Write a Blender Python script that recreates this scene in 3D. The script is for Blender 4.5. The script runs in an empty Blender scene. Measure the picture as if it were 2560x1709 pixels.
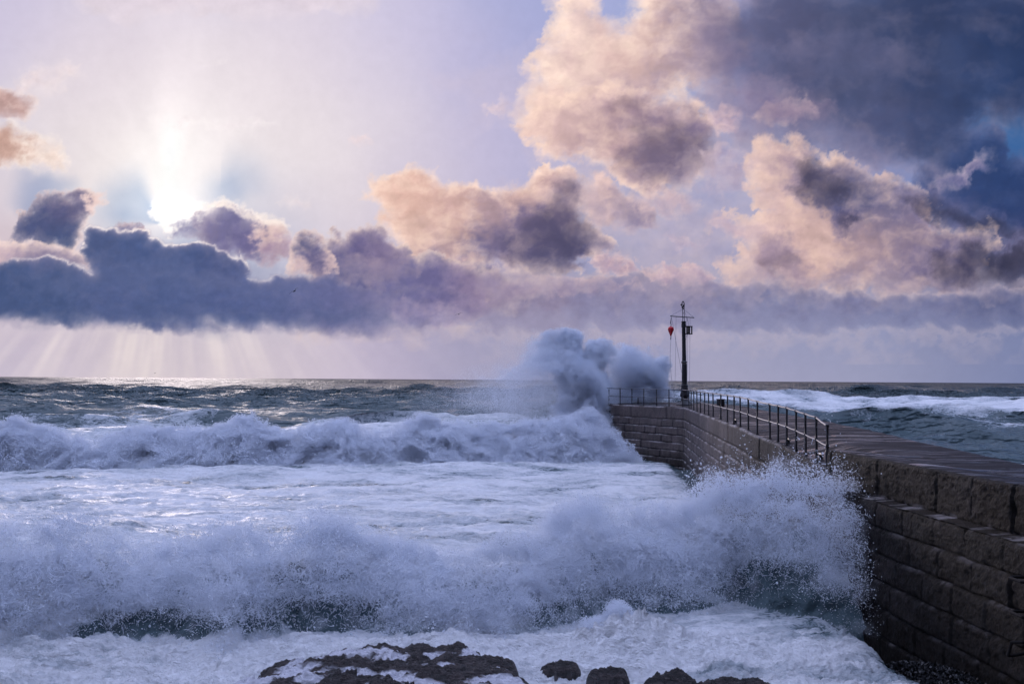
import bpy, bmesh, math, time
import numpy as np
from math import radians as R_
T0 = time.time()
# ---------------------------------------------------------------- camera, sky light, sun, exposure
scene = bpy.context.scene
CAMZ = 5.43
cam_d = bpy.data.cameras.new('camera'); cam = bpy.data.objects.new('camera', cam_d)
scene.collection.objects.link(cam); scene.camera = cam
cam_d.lens = 35; cam_d.sensor_width = 36; cam_d.clip_start = .1; cam_d.clip_end = 60000
from mathutils import Matrix, Vector
cam.matrix_world = Matrix.Translation((0,0,CAMZ)) @ Matrix.Rotation(R_(90+2.17),4,'X') @ Matrix.Rotation(R_(.355),4,'Z')
SUN_AZ, SUN_EL = R_(-19.2), R_(10.5)          # azimuth from +Y (negative: left), elevation
w = bpy.data.worlds.new('World'); scene.world = w; w.use_nodes = True
nt = w.node_tree; bg = nt.nodes['Background']
st = nt.nodes.new('ShaderNodeTexSky'); st.sky_type = 'NISHITA'; st.sun_disc = False
st.sun_elevation = SUN_EL; st.sun_rotation = SUN_AZ
nt.links.new(st.outputs[0], bg.inputs[0]); bg.inputs[1].default_value = .08
w.cycles.sampling_method = 'NONE'
sl = bpy.data.lights.new('sun', 'SUN'); sl.energy = .55; sl.angle = R_(12); sl.color = (1,.86,.86)
sun = bpy.data.objects.new('sun', sl); scene.collection.objects.link(sun)
sd = Vector((math.sin(SUN_AZ)*math.cos(SUN_EL), math.cos(SUN_AZ)*math.cos(SUN_EL), math.sin(SUN_EL)))
sun.rotation_euler = sd.to_track_quat('Z','Y').to_euler(); sun.location = (0,0,60)
vs = scene.view_settings; scene.display_settings.display_device = 'sRGB'
vs.view_transform = 'Standard'; vs.look = 'None'; vs.exposure = 0; vs.gamma = 1
scene.render.engine = 'CYCLES'; cy = scene.cycles
cy.max_bounces = 8; cy.diffuse_bounces = 6; cy.glossy_bounces = 3; cy.volume_bounces = 4; cy.transmission_bounces = 3; cy.transparent_max_bounces = 8
cy.use_denoising = True; cy.sample_clamp_indirect = 4; cy.caustics_reflective = False; cy.caustics_refractive = False
# ---------------------------------------------------------------- noise
RS = np.random.RandomState(7)
_P = np.concatenate([RS.permutation(4096)]*2).astype(np.int32)
_G3 = RS.normal(size=(4096,3)).astype(np.float32); _G3 /= np.linalg.norm(_G3,axis=1,keepdims=True)
_G2 = RS.normal(size=(4096,2)).astype(np.float32); _G2 /= np.linalg.norm(_G2,axis=1,keepdims=True)
def _fade(t): return t*t*t*(t*(t*6-15)+10)
def noise2(x, y):
    x = np.asarray(x,np.float32); y = np.asarray(y,np.float32)
    xi = np.floor(x).astype(np.int32); yi = np.floor(y).astype(np.int32)
    fx = x-xi; fy = y-yi; u = _fade(fx); v = _fade(fy)
    def g(a,b):
        h = _P[(_P[(xi+a)&4095]+yi+b)&4095]; gg = _G2[h]
        return gg[...,0]*(fx-a)+gg[...,1]*(fy-b)
    a = g(0,0); a = a+u*(g(1,0)-a); b = g(0,1); b = b+u*(g(1,1)-b)
    return (a+v*(b-a))*1.5
def noise3(x, y, z):
    x = np.asarray(x,np.float32); y = np.asarray(y,np.float32); z = np.asarray(z,np.float32)
    xi = np.floor(x).astype(np.int32); yi = np.floor(y).astype(np.int32); zi = np.floor(z).astype(np.int32)
    fx = x-xi; fy = y-yi; fz = z-zi; u = _fade(fx); v = _fade(fy); w = _fade(fz)
    def g(a,b,c):
        gg = _G3[_P[(_P[(_P[(xi+a)&4095]+yi+b)&4095]+zi+c)&4095]]
        return gg[...,0]*(fx-a)+gg[...,1]*(fy-b)+gg[...,2]*(fz-c)
    def pl(c):
        a = g(0,0,c); a = a+u*(g(1,0,c)-a); b = g(0,1,c); b = b+u*(g(1,1,c)-b)
        return a+v*(b-a)
    a = pl(0); return (a+w*(pl(1)-a))*1.5
def fbm2(x, y, o=5, gain=.5, lac=2.03):
    s = 0; a = 1.; n = 0
    for i in range(o):
        s = s+a*noise2(x+i*17.3, y-i*9.1); n += a; a *= gain; x = x*lac; y = y*lac
    return s/n*1.4
def billow2(x, y, o=5, gain=.5, lac=2.07):
    s = 0; a = 1.; n = 0
    for i in range(o):
        s = s+a*(1-2*np.abs(noise2(x+i*31.7, y+i*5.3))*1.3); n += a; a *= gain; x = x*lac; y = y*lac
    return s/n
def fbm3(x, y, z, o=4, gain=.5, lac=2.03):
    s = 0; a = 1.; n = 0
    for i in range(o):
        s = s+a*noise3(x+i*17.3, y-i*9.1, z+i*3.7); n += a; a *= gain; x = x*lac; y = y*lac; z = z*lac
    return s/n*1.4
def billow3(x, y, z, o=4, gain=.5, lac=2.07):
    s = 0; a = 1.; n = 0
    for i in range(o):
        s = s+a*(1-2*np.abs(noise3(x+i*31.7, y+i*5.3, z-i*8.9))*1.3); n += a; a *= gain; x = x*lac; y = y*lac; z = z*lac
    return s/n
def sstep(a, b, x):
    t = np.clip((x-a)/(b-a),0,1); return t*t*(3-2*t)
def lin(c):
    c = np.asarray(c,np.float32)/255.
    return np.where(c<=.04045, c/12.92, ((c+.055)/1.055)**2.4)
# ---- sky colour as a function of (u, v): u = 512+996*tan(azimuth), v = 380-996*tan(elevation) ----
SUN_UV = (166., 212.)
def rbf(u, v, pts, q=1.):
    num = 0; den = 1e-9
    for (x, y, s, c) in pts:
        w = np.exp(-((u-x)**2+(v-y)**2)/(2.*s*s*q*q)).astype(np.float32)+1e-7/(1+((u-x)**2+(v-y)**2)/1e4)
        num = num+w[...,None]*np.asarray(c,np.float32); den = den+w
    return num/den[...,None]
SKYPTS = [
 (0,0,50,(208,198,222)),(75,70,50,(229,216,224)),(170,70,50,(239,227,228)),(270,70,50,(234,222,227)),(150,10,50,(222,210,224)),(300,15,50,(220,208,224)),(400,20,40,(205,197,224)),
 (370,110,45,(224,213,224)),(460,120,40,(204,195,219)),(460,45,40,(188,183,217)),(540,10,50,(168,171,214)),(520,90,35,(176,175,214)),(380,70,30,(214,205,224)),
 (60,130,45,(236,225,227)),(166,130,40,(246,240,239)),(166,170,30,(252,248,246)),(280,140,50,(240,230,232)),(320,165,40,(236,226,229)),(100,170,35,(240,231,229)),(240,180,30,(240,231,231)),
 (415,160,35,(212,203,220)),(480,160,45,(196,188,215)),(500,130,30,(188,182,214)),(420,190,35,(212,201,218)),(350,205,40,(224,212,221)),(20,190,30,(224,213,220)),
(0,260,35,(215,195,200)),
 (250,250,40,(160,172,200)),(290,230,40,(216,206,220)),(560,180,40,(176,175,210)),
 (640,240,50,(152,165,205)),(700,200,50,(150,162,206)),(720,130,40,(160,170,212)),(840,0,30,(118,146,208)),(700,10,30,(150,158,210)),(740,110,30,(150,160,205)),
 (1014,140,20,(48,98,156)),(1000,122,16,(50,92,148)),(900,200,70,(130,142,190)),(800,260,60,(150,160,200)),
 (40,350,50,(209,196,208)),(140,360,45,(220,207,211)),(260,355,50,(211,198,208)),(380,350,50,(198,186,206)),(500,345,50,(170,166,192)),(600,345,50,(164,161,188)),
 (710,350,60,(170,167,191)),(850,355,60,(162,162,189)),(960,360,50,(144,149,182)),(1030,350,40,(126,135,174)),
 (450,300,50,(148,144,178)),(640,300,50,(144,142,177)),(800,300,50,(138,138,172)),(960,300,50,(116,120,156)),
 (-250,100,120,(190,185,210)),(-250,330,100,(190,180,200)),(-600,200,250,(165,172,210)),(-1600,100,500,(168,182,233)),(-2600,0,700,(165,182,234)),(1300,200,150,(50,70,120)),(1300,350,100,(115,122,165)),(1900,200,300,(120,140,190)),(2900,100,600,(165,182,234)),
 (200,-250,150,(205,205,228)),(700,-250,150,(150,165,210)),(1200,-250,150,(70,90,140)),(400,-900,400,(186,190,228)),(-1500,-1200,600,(188,199,237)),(2500,-1200,600,(174,188,233))]
# cloud layers back to front: polygon, warp(size, amp), edge softness, depth scale, dark pts, light colour, shade strength, opacity
def L(poly, dark, light, wa=10, ws=38, edge=5, depth=16, k=2.2, op=1., seed=0, rim=0, rimc=(255,240,235), gain=.55, nz=.5, bil=.5, rel=1., soft=0):
    return dict(poly=np.array(poly,np.float32), dark=dark, light=light, wa=wa, ws=ws, edge=edge, depth=depth, k=k, op=op, seed=seed, rim=rim, rimc=rimc, gain=gain, nz=nz, bil=bil, rel=rel, soft=soft)
LAYERS = [
 # thin wisps, upper left
 L([(60,-30),(380,-30),(372,8),(300,10),(240,18),(180,12),(120,20),(75,10)],[(200,0,100,(226,212,222))],(232,218,226),wa=10,ws=50,edge=14,depth=20,op=.75,seed=1),
 L([(5,85),(30,72),(72,62),(70,78),(40,95),(10,98)],[(30,80,50,(236,218,220))],(246,230,230),wa=9,ws=25,edge=12,op=.75,seed=2),
 L([(-20,85),(8,90),(30,105),(26,118),(-20,122)],[(0,105,20,(196,162,158))],(244,220,212),wa=6,ws=22,edge=8,depth=8,seed=3),
 L([(-20,126),(12,128),(28,137),(52,141),(66,156),(58,170),(30,172),(-20,174)],[(5,145,20,(202,164,152)),(35,160,25,(242,220,210))],(254,238,228),wa=8,ws=26,edge=8,depth=10,k=1.6,seed=4),
 L([(190,60),(222,55),(220,62),(196,66)],[(200,60,30,(235,225,230))],(240,230,234),wa=6,ws=20,edge=10,op=.5,seed=5),
 L([(150,122),(180,118),(210,118),(245,120),(270,128),(240,130),(170,128)],[(200,60,30,(240,228,232))],(250,242,242),wa=8,ws=22,edge=10,op=.7,seed=6),
 L([(345,138),(365,135),(368,141),(350,143)],[(200,60,30,(232,218,224))],(240,226,228),wa=4,ws=12,edge=6,op=.7,seed=7),
 L([(484,104),(500,96),(510,100),(506,112),(488,112)],[(200,60,30,(222,208,222))],(236,222,228),wa=8,ws=18,edge=9,op=.8,seed=8),
 L([(275,205),(290,198),(305,200),(308,206),(285,208)],[(290,200,30,(232,214,218))],(240,226,226),wa=5,ws=16,edge=7,op=.6,seed=9),
 L([(930,150),(960,125),(1000,118),(1012,128),(1018,150),(1040,158),(1100,160),(1100,290),(1000,275),(940,230),(915,190)],
   [(960,160,40,(50,70,116)),(1000,200,50,(46,66,112)),(1010,245,40,(62,68,108)),(940,200,40,(80,86,128))],(120,126,168),wa=10,ws=34,edge=5,depth=18,k=1.5,seed=12),
 # thin veils that tie the cumulus together
 L([(380,250),(420,220),(520,205),(620,215),(700,205),(800,215),(1040,230),(1040,300),(380,300)],[(450,260,50,(172,160,182)),(650,250,50,(158,156,188)),(850,260,50,(150,142,170)),(1000,260,50,(110,112,150))],(206,192,202),wa=22,ws=70,edge=34,depth=40,k=.8,op=.55,seed=91,rel=.8),
 L([(540,150),(600,120),(700,110),(760,130),(800,180),(790,230),(700,240),(600,230),(550,190)],[(600,180,50,(186,172,192)),(720,180,50,(170,164,192))],(216,204,212),wa=22,ws=60,edge=34,depth=40,k=.8,op=.5,seed=92,rel=.8),
 L([(440,70),(500,50),(560,40),(560,130),(480,130)],[(500,90,50,(200,192,214))],(216,206,220),wa=20,ws=60,edge=30,depth=30,k=.6,op=.35,seed=93,rel=.6),
 # big cream cumulus, upper middle
 L([(535,38),(528,28),(545,10),(556,-20),(600,-30),(604,10),(622,12),(640,-30),(700,-30),(735,-10),(750,30),(735,80),(700,88),(690,92),(660,100),(640,118),(590,126),(560,132),(530,140),(515,118),(524,92),(532,70),(528,52)],
   [(570,40,50,(232,206,206)),(640,40,50,(226,198,200)),(560,110,40,(220,192,196)),(700,50,40,(196,170,186)),(740,40,30,(150,130,165))],(250,232,222),wa=15,ws=46,edge=9,depth=26,k=1.0,seed=13,gain=.6,nz=.8),
 L([(515,120),(540,90),(580,80),(640,84),(680,92),(700,100),(722,140),(712,168),(690,188),(660,192),(635,186),(610,170),(590,160),(560,160),(535,150),(522,138)],
   [(550,130,30,(214,186,190)),(600,130,30,(190,160,172)),(660,140,35,(150,126,150)),(700,150,25,(136,118,148)),(660,180,25,(146,128,158)),(640,100,25,(160,140,170))],(244,220,210),wa=12,ws=40,edge=7,depth=22,k=1.5,seed=14,gain=.58,nz=.8),
 L([(640, 122), (670, 112), (700, 118), (716, 142), (700, 166), (680, 184), (650, 186), (632, 172), (612, 160), (625, 140)],[(0,0,100,(146, 124, 150))],(196,168,178),wa=16,ws=44,edge=26,depth=14,k=2.5,op=0.9,seed=49,rel=.5,nz=.5,bil=.8),
 L([(600, 96), (640, 92), (660, 100), (640, 112), (610, 112)],[(0,0,100,(176, 150, 170))],(176, 150, 170),wa=12,ws=34,edge=18,depth=14,k=2.5,op=0.6,seed=50,rel=.5,nz=.5,bil=.8),
 # huge dark mass, upper right
 L([(690,-60),(1110,-60),(1110,118),(1022,106),(1010,120),(985,112),(975,128),(940,170),(890,165),(845,155),(800,150),(760,145),(728,112),(694,92),(690,60),(700,20),(740,-10)],
   [(730,60,50,(118,108,148)),(800,40,50,(86,88,130)),(880,80,60,(66,76,118)),(960,40,60,(58,72,114)),(1010,60,40,(44,66,110)),(880,150,50,(72,80,122)),(950,160,50,(52,72,118)),(790,130,40,(92,90,130)),(740,110,30,(132,116,148))],
   (206,184,196),wa=16,ws=60,edge=30,depth=20,k=1.5,seed=11,nz=.4,rel=.5),
 L([(706,110),(722,100),(738,112),(736,126),(720,132)],[(720,110,20,(190,172,192))],(224,204,210),wa=7,ws=18,edge=6,seed=15),
 L([(752,112),(765,102),(790,94),(812,98),(820,108),(800,118),(770,122)],[(790,110,20,(176,156,172))],(226,204,202),wa=8,ws=22,edge=9,op=.9,seed=16),
 # right middle cumulus
 L([(738,160),(750,142),(775,134),(800,136),(815,148),(850,150),(880,166),(900,180),(925,182),(940,205),(930,225),(990,220),(1000,245),(975,275),(960,292),(900,296),(830,292),(800,290),(730,290),(712,270),(730,258),(745,240),(735,220),(706,222),(722,212),(755,214),(765,205),(745,190),(750,175)],
   [(760,165,22,(206,180,188)),(800,180,25,(104,98,138)),(840,185,25,(108,102,142)),(880,190,25,(136,122,158)),(770,200,18,(204,180,186)),(850,218,10,(96,96,140)),(900,220,30,(112,106,148)),(840,240,22,(206,178,184)),(880,255,22,(196,168,178)),(780,262,20,(170,148,170)),(750,270,20,(190,166,182)),(940,240,30,(168,146,166)),(960,265,30,(96,90,130)),(880,280,30,(170,152,178)),(1000,240,30,(80,80,122))],
   (234,208,202),wa=13,ws=34,edge=6,depth=17,k=1.35,seed=17,gain=.6,nz=.9),
 L([(790, 162), (815, 155), (845, 160), (862, 176), (868, 190), (840, 198), (820, 208), (800, 204), (788, 190)],[(0,0,100,(102, 98, 140))],(150,136,166),wa=14,ws=36,edge=20,depth=14,k=2.5,op=0.9,seed=41,rel=.5,nz=.5,bil=.8),
 L([(835, 208), (856, 206), (862, 216), (848, 232), (838, 228)],[(0,0,100,(84, 84, 130))],(84, 84, 130),wa=6,ws=14,edge=8,depth=14,k=2.5,op=0.9,seed=42,rel=.5,nz=.5,bil=.8),
 L([(890, 196), (930, 190), (990, 205), (1030, 225), (1030, 236), (985, 232), (940, 222), (905, 212)],[(0,0,100,(92, 92, 136))],(130,122,162),wa=15,ws=34,edge=16,depth=14,k=2.5,op=0.9,seed=43,rel=.5,nz=.5,bil=.8),
 L([(915, 252), (960, 238), (1040, 236), (1040, 290), (960, 286), (925, 275)],[(0,0,100,(92, 90, 132))],(130,120,158),wa=16,ws=34,edge=22,depth=14,k=2.5,op=0.9,seed=44,rel=.5,nz=.5,bil=.8),
 L([(755, 250), (790, 248), (800, 262), (780, 276), (755, 270)],[(0,0,100,(150, 130, 158))],(150, 130, 158),wa=12,ws=34,edge=16,depth=14,k=2.5,op=0.9,seed=45,rel=.5,nz=.5,bil=.8),
 L([(936,178),(955,168),(972,162),(978,148),(992,148),(992,162),(975,176),(960,186),(942,190)],[(960,176,30,(120,116,156))],(206,190,206),wa=9,ws=22,edge=9,depth=9,k=1.6,seed=18,op=.9),
 L([(704,224),(722,212),(745,216),(770,222),(765,236),(740,240),(722,232)],[(740,225,30,(206,184,196))],(230,208,208),wa=8,ws=20,edge=7,op=.85,seed=19),
 L([(665,235),(685,232),(706,240),(700,248),(672,246)],[(690,240,30,(170,160,190))],(210,196,210),wa=8,ws=16,edge=7,op=.8,seed=20),
 # middle: small cumulus
 L([(572,200),(590,172),(610,168),(625,190),(645,196),(660,206),(656,222),(640,232),(620,226),(600,228),(580,215)],[(600,195,20,(186,162,178)),(640,215,22,(140,124,156)),(610,222,15,(206,184,192))],(236,212,206),wa=9,ws=24,edge=7,depth=12,k=1.4,seed=21),
 # pink cloud with dark base (centre)
 L([(358,196),(368,178),(384,168),(400,172),(408,168),(436,170),(450,182),(470,190),(492,186),(520,180),(538,160),(560,162),(580,176),(588,200),(582,214),(598,232),(622,250),(612,258),(575,258),(582,270),(555,276),(520,270),(500,260),(470,262),(450,268),(420,262),(400,250),(380,230),(372,222),(382,214)],
   [(390,190,30,(222,188,180)),(430,200,30,(214,180,178)),(470,205,30,(188,158,168)),(540,185,30,(198,168,174)),(560,205,25,(130,112,146)),(530,235,30,(112,100,140)),(580,240,25,(118,106,146)),(550,258,25,(104,98,142)),(480,250,25,(120,108,148)),(430,240,25,(206,178,182)),(440,225,25,(226,198,190))],
   (248,224,212),wa=10,ws=32,edge=5,depth=14,k=1.4,seed=22,gain=.58,nz=.7),
 # lower right band with bumpy tops
 L([(610,275),(650,268),(665,272),(700,268),(722,280),(760,282),(800,288),(850,290),(900,292),(1000,285),(1100,288),(1100,322),(900,326),(740,330),(600,330),(520,330),(440,320),(430,300),(520,285),(560,282)],
   [(500,300,50,(136,124,162)),(640,298,50,(134,126,166)),(760,305,50,(126,122,164)),(900,310,60,(122,120,164)),(1010,300,40,(96,98,144)),(700,280,20,(160,142,170))],(210,188,196),wa=8,ws=24,edge=6,depth=6,k=1.9,seed=23,bil=.8,rel=.2,soft=9,nz=.2),
 L([(640,262),(650,268),(668,262),(700,262),(722,278),(700,284),(650,284)],[(670,275,30,(178,158,182))],(226,202,204),wa=7,ws=16,edge=4,depth=8,k=1.2,seed=24),
 L([(492, 238), (520, 222), (545, 192), (560, 178), (578, 190), (585, 215), (600, 236), (618, 252), (590, 252), (572, 262), (580, 272), (555, 272), (520, 262), (495, 252)],[(0,0,100,(106, 98, 140))],(150,130,156),wa=14,ws=34,edge=16,depth=14,k=2.5,op=0.9,seed=46,rel=.5,nz=.5,bil=.8),
 L([(410, 262), (440, 258), (480, 268), (520, 276), (500, 292), (440, 290), (410, 280)],[(0,0,100,(112, 104, 148))],(112, 104, 148),wa=12,ws=34,edge=16,depth=14,k=2.5,op=0.9,seed=47,rel=.5,nz=.5,bil=.8),
 L([(425, 262), (450, 256), (480, 262), (470, 270), (440, 272)],[(0,0,100,(228, 196, 188))],(228, 196, 188),wa=7,ws=16,edge=8,depth=14,k=2.5,op=0.9,seed=48,rel=.5,nz=.5,bil=.8),
 L([(455,288),(480,278),(520,282),(560,276),(600,280),(640,284),(600,292),(520,296),(470,298)],[(500,290,60,(150,134,164))],(222,196,198),wa=9,ws=18,edge=7,depth=7,k=1.5,seed=71,op=.8),
 L([(588,262),(606,250),(626,256),(640,268),(626,276),(600,274)],[(600,270,20,(176,154,176))],(236,210,206),wa=7,ws=15,edge=5,depth=7,k=1.2,seed=72),
 L([(640,196),(660,190),(680,196),(700,200),(690,210),(660,214),(644,208)],[(660,200,20,(190,168,184))],(234,212,210),wa=9,ws=18,edge=8,depth=8,k=1.1,seed=73,op=.85),
 L([(700,150),(724,140),(742,150),(752,164),(744,186),(726,190),(706,180)],[(720,170,20,(176,160,186))],(214,198,208),wa=10,ws=20,edge=12,depth=9,k=1.2,seed=74,op=.7),
 L([(730,86),(770,78),(812,92),(830,108),(800,120),(760,116),(735,104)],[(780,100,30,(128,112,146))],(160,140,166),wa=12,ws=26,edge=18,depth=12,k=1.2,seed=75,op=.6),
 # band, centre left
 L([(322,240),(340,230),(360,226),(385,232),(395,245),(420,250),(470,262),(520,272),(560,280),(520,300),(480,316),(420,332),(300,332),(290,290),(310,270)],
   [(350,245,22,(108,100,142)),(380,260,22,(132,118,152)),(340,285,30,(98,98,142)),(430,285,25,(108,102,146)),(470,280,25,(140,124,158)),(400,310,40,(112,110,154))],(238,208,200),wa=10,ws=26,edge=5,depth=10,k=1.8,seed=25,gain=.58,rel=.35,soft=5),
 L([(380,312),(400,298),(430,300),(450,308),(470,322),(430,326)],[(420,310,30,(150,140,176))],(186,170,192),wa=9,ws=22,edge=9,op=.7,seed=26),
 # cloud hiding the sun
 L([(145,216),(158,206),(178,200),(200,206),(220,198),(236,206),(252,212),(268,222),(284,226),(290,246),(286,262),(262,266),(240,262),(220,254),(190,244),(160,232)],
   [(168,212,20,(262,256,252)),(186,206,14,(258,250,246)),(204,224,12,(128,118,150)),(222,222,18,(112,108,148)),(240,240,16,(112,106,148)),(265,238,12,(226,196,192)),(272,250,12,(160,136,160)),(180,232,10,(112,110,150))],(255,240,232),wa=8,ws=26,edge=4,depth=13,k=1.7,seed=27,rim=1.,rel=.35,nz=.3),
 L([(147,212),(152,204),(164,200),(172,196),(182,201),(190,203),(198,202),(204,206),(196,211),(188,216),(180,222),(172,226),(160,228),(152,222)],[(170,212,30,(256,250,244))],(258,252,246),wa=5,ws=16,edge=5,depth=8,k=.5,seed=81,rel=.1,nz=.1),
 L([(210,204),(222,198),(234,204),(240,212),(262,216),(284,220),(288,228),(262,224),(240,218),(224,208),(206,210),(190,214)],[(230,206,30,(252,232,222))],(255,240,232),wa=5,ws=14,edge=4,depth=8,k=.6,seed=82,rel=.3,nz=.3,op=.9),
 # dark cloud far left
 L([(6,242),(14,222),(28,204),(44,194),(62,198),(82,194),(101,194),(98,206),(86,214),(80,228),(82,242),(60,250),(30,248)],
   [(40,225,25,(80,88,128)),(60,215,20,(96,92,128)),(90,202,8,(235,205,200)),(60,240,20,(72,86,126))],(246,216,208),wa=8,ws=22,edge=4,depth=9,k=1.5,seed=28,rel=.35,nz=.25),
 L([(284,272),(292,252),(290,240),(302,234),(316,236),(324,246),(340,258),(338,276),(300,280)],[(302,244,10,(88,90,132)),(316,258,14,(110,104,142)),(330,262,10,(206,180,186)),(296,268,10,(200,176,186))],(244,212,200),wa=8,ws=18,edge=4,depth=9,k=1.3,seed=29,rel=.5,nz=.3),
 L([(110,232),(120,222),(136,224),(146,236),(120,240)],[(125,230,30,(112,114,152))],(190,170,180),wa=5,ws=14,edge=4,seed=30),
 L([(-20,240),(10,244),(40,246),(64,250),(80,254),(92,262),(92,270),(60,274),(-20,274)],[(40,262,30,(128,118,150)),(0,250,20,(205,180,190))],(250,222,212),wa=5,ws=16,edge=4,depth=7,k=.9,seed=61,rel=.3,nz=.2),
 # dark bank in front, left: with a burning rim
 L([(-60,264),(0,264),(16,261),(40,259),(60,262),(78,269),(91,272),(84,262),(76,255),(83,243),(82,232),(94,227),(106,231),(124,230),(140,233),(148,230),(152,240),(162,246),(196,241),(214,247),(226,256),(236,257),(240,251),(246,263),(249,277),(262,280),(290,276),(330,278),(380,290),(400,300),(390,318),(470,345),(350,336),(300,331),(250,332),(208,324),(225,331),(190,335),(160,334),(125,330),(100,328),(75,329),(40,326),(10,325),(-60,326)],
   [(40,262,12,(104,106,146)),(40,290,50,(72,88,130)),(150,270,50,(70,86,130)),(150,300,50,(74,92,138)),(260,300,50,(84,96,142)),(340,305,40,(102,106,150)),(380,290,25,(120,114,152)),(220,262,25,(78,88,130)),(100,250,20,(78,90,130)),(150,328,60,(98,104,148)),(300,325,40,(104,108,152)),(420,330,50,(140,136,172))],
   (126,122,158),wa=4.5,ws=22,edge=2.6,depth=5,k=.9,seed=31,rim=1.,gain=.5,bil=.7,rel=.2,nz=.1,soft=2.8),
 L([(20,268),(80,276),(150,262),(230,268),(300,285),(290,296),(180,288),(60,296)],[(150,280,60,(98,108,148))],(112,118,156),wa=16,ws=40,edge=26,depth=20,k=.6,op=.55,seed=95,rel=.9),
 L([(0,310),(120,305),(260,312),(380,308),(390,322),(250,326),(60,322)],[(150,310,60,(66,82,124))],(76,90,130),wa=12,ws=40,edge=20,depth=20,k=.6,op=.5,seed=96,rel=.8),
 L([(330,262),(380,258),(420,272),(400,284),(350,280)],[(370,270,40,(150,138,164))],(190,172,180),wa=12,ws=22,edge=14,depth=12,k=.9,op=.6,seed=97,rel=.9),
 L([(770,40),(830,20),(900,30),(930,60),(880,80),(800,70)],[(850,50,60,(96,98,134))],(122,118,150),wa=22,ws=40,edge=30,depth=20,k=.6,op=.5,seed=98,rel=1.),
 L([(850,110),(910,100),(960,120),(940,140),(870,135)],[(900,120,60,(60,66,100))],(84,88,122),wa=18,ws=36,edge=24,depth=20,k=.6,op=.5,seed=99,rel=1.),
 L([(560,175),(640,190),(700,150),(740,150),(760,220),(740,280),(640,275),(580,240)],[(650,230,60,(178,168,192))],(214,200,206),wa=22,ws=34,edge=26,depth=22,k=.7,op=.42,seed=101,rel=1.),
 L([(680,90),(740,80),(830,110),(900,150),(940,190),(880,170),(800,130),(720,130)],[(800,130,60,(128,116,146))],(178,160,176),wa=20,ws=34,edge=24,depth=20,k=.8,op=.42,seed=102,rel=1.),
 L([(470,262),(560,268),(700,262),(860,280),(1040,270),(1040,300),(700,300),(480,300)],[(600,285,60,(150,140,170)),(950,285,60,(104,104,142))],(190,176,186),wa=18,ws=34,edge=20,depth=16,k=.8,op=.5,seed=103,rel=1.),
]
OVR = {
 13: {'dark': [(550,20,40,(226,208,208)),(570,60,40,(222,200,198)),(630,50,40,(216,190,186)),(560,110,30,(214,192,194)),(680,50,40,(176,156,168)),(730,30,40,(124,114,144)),(620,100,30,(190,170,182)),(690,100,30,(150,136,160))],'light': (252,234,222),'k': 0.8,'nz': 0.9},
 14: {'dark': [(540,125,30,(216,190,190)),(580,110,30,(206,182,184)),(610,140,30,(178,152,160)),(650,130,30,(146,126,146)),(690,130,30,(128,114,142)),(660,170,30,(130,116,146)),(700,160,30,(124,114,148)),(600,160,25,(176,150,160))],'light': (246,224,212),'k': 0.9,'nz': 0.9},
 11: {'dark': [(720,60,40,(124,114,146)),(780,40,50,(90,92,126)),(850,60,60,(72,80,114)),(960,40,60,(54,66,102)),(1010,60,40,(40,58,98)),(880,140,50,(74,80,116)),(950,150,50,(54,70,110)),(790,120,40,(92,92,126)),(740,110,30,(120,112,144))],'light': (200,180,188),'rel': 0.35},
 17: {'dark': [(760,160,22,(214,192,192)),(790,160,20,(168,146,160)),(830,165,22,(104,98,130)),(860,190,25,(92,92,128)),(900,200,25,(108,104,138)),(770,200,18,(212,188,188)),(850,220,14,(150,132,152)),(900,230,30,(140,124,146)),(820,240,22,(206,180,178)),(870,250,25,(176,152,160)),(780,262,20,(168,148,166)),(740,268,20,(196,174,182)),(940,240,30,(120,108,138)),(960,265,30,(92,88,122)),(880,280,30,(150,136,160)),(1000,240,30,(78,80,116))],'light': (238,214,202),'k': 0.9,'nz': 1.0},
 21: {'dark': [(590,185,18,(206,184,188)),(625,205,20,(160,142,160)),(648,218,20,(120,110,142)),(610,222,15,(190,168,176))],'k': 1.1},
 22: {'dark': [(375,190,20,(232,204,192)),(410,190,30,(220,188,178)),(450,205,25,(206,176,172)),(490,205,25,(176,152,162)),(520,190,20,(208,180,176)),(550,180,18,(196,168,172)),(570,205,20,(134,118,144)),(530,235,25,(112,102,136)),(590,245,25,(102,98,136)),(550,262,25,(94,92,130)),(490,255,25,(112,104,138)),(440,250,25,(176,152,160)),(430,228,20,(222,194,184)),(405,235,15,(228,202,192))],'light': (250,228,214),'k': 1.0,'nz': 0.9},
 23: {'dark': [(500,300,50,(140,130,160)),(640,300,50,(134,130,164)),(760,305,50,(124,124,160)),(900,310,60,(116,118,156)),(1010,300,40,(92,98,138)),(700,280,20,(150,140,166)),(850,292,30,(120,118,154))],'light': (200,188,198),'rel': 0.25},
 25: {'light': (226,202,196),'k': 1.3},
 41: {'dark': [(0,0,100,(98,94,128))],'op': 0.6},
 46: {'dark': [(0,0,100,(100,94,130))],'op': 0.6,'edge': 24},
 49: {'dark': [(0,0,100,(134,118,144))],'op': 0.45,'edge': 30},
 44: {'op': 0.7},
 43: {'op': 0.7},
 45: {'op': 0.5},
 42: {'op': 0.75},
 12: {'light': (96,106,148)},
}
for l in LAYERS: l.update(OVR.get(l['seed'],{}))
def _warm(c):                                   # pale, sunlit tones lean to peach
    r, g, b = c; k = min(max((r-150)/90.,0),1); return (r+5*k, g-6*k, b-9*k)
OVR2 = {11: dict(rel=.9,nz=.9,light=(168,152,172)), 31: dict(rel=.55,nz=.35,light=(140,134,164)), 12: dict(rel=.8,nz=.6)}
for l in LAYERS: l.update(OVR2.get(l['seed'],{}))
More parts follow.
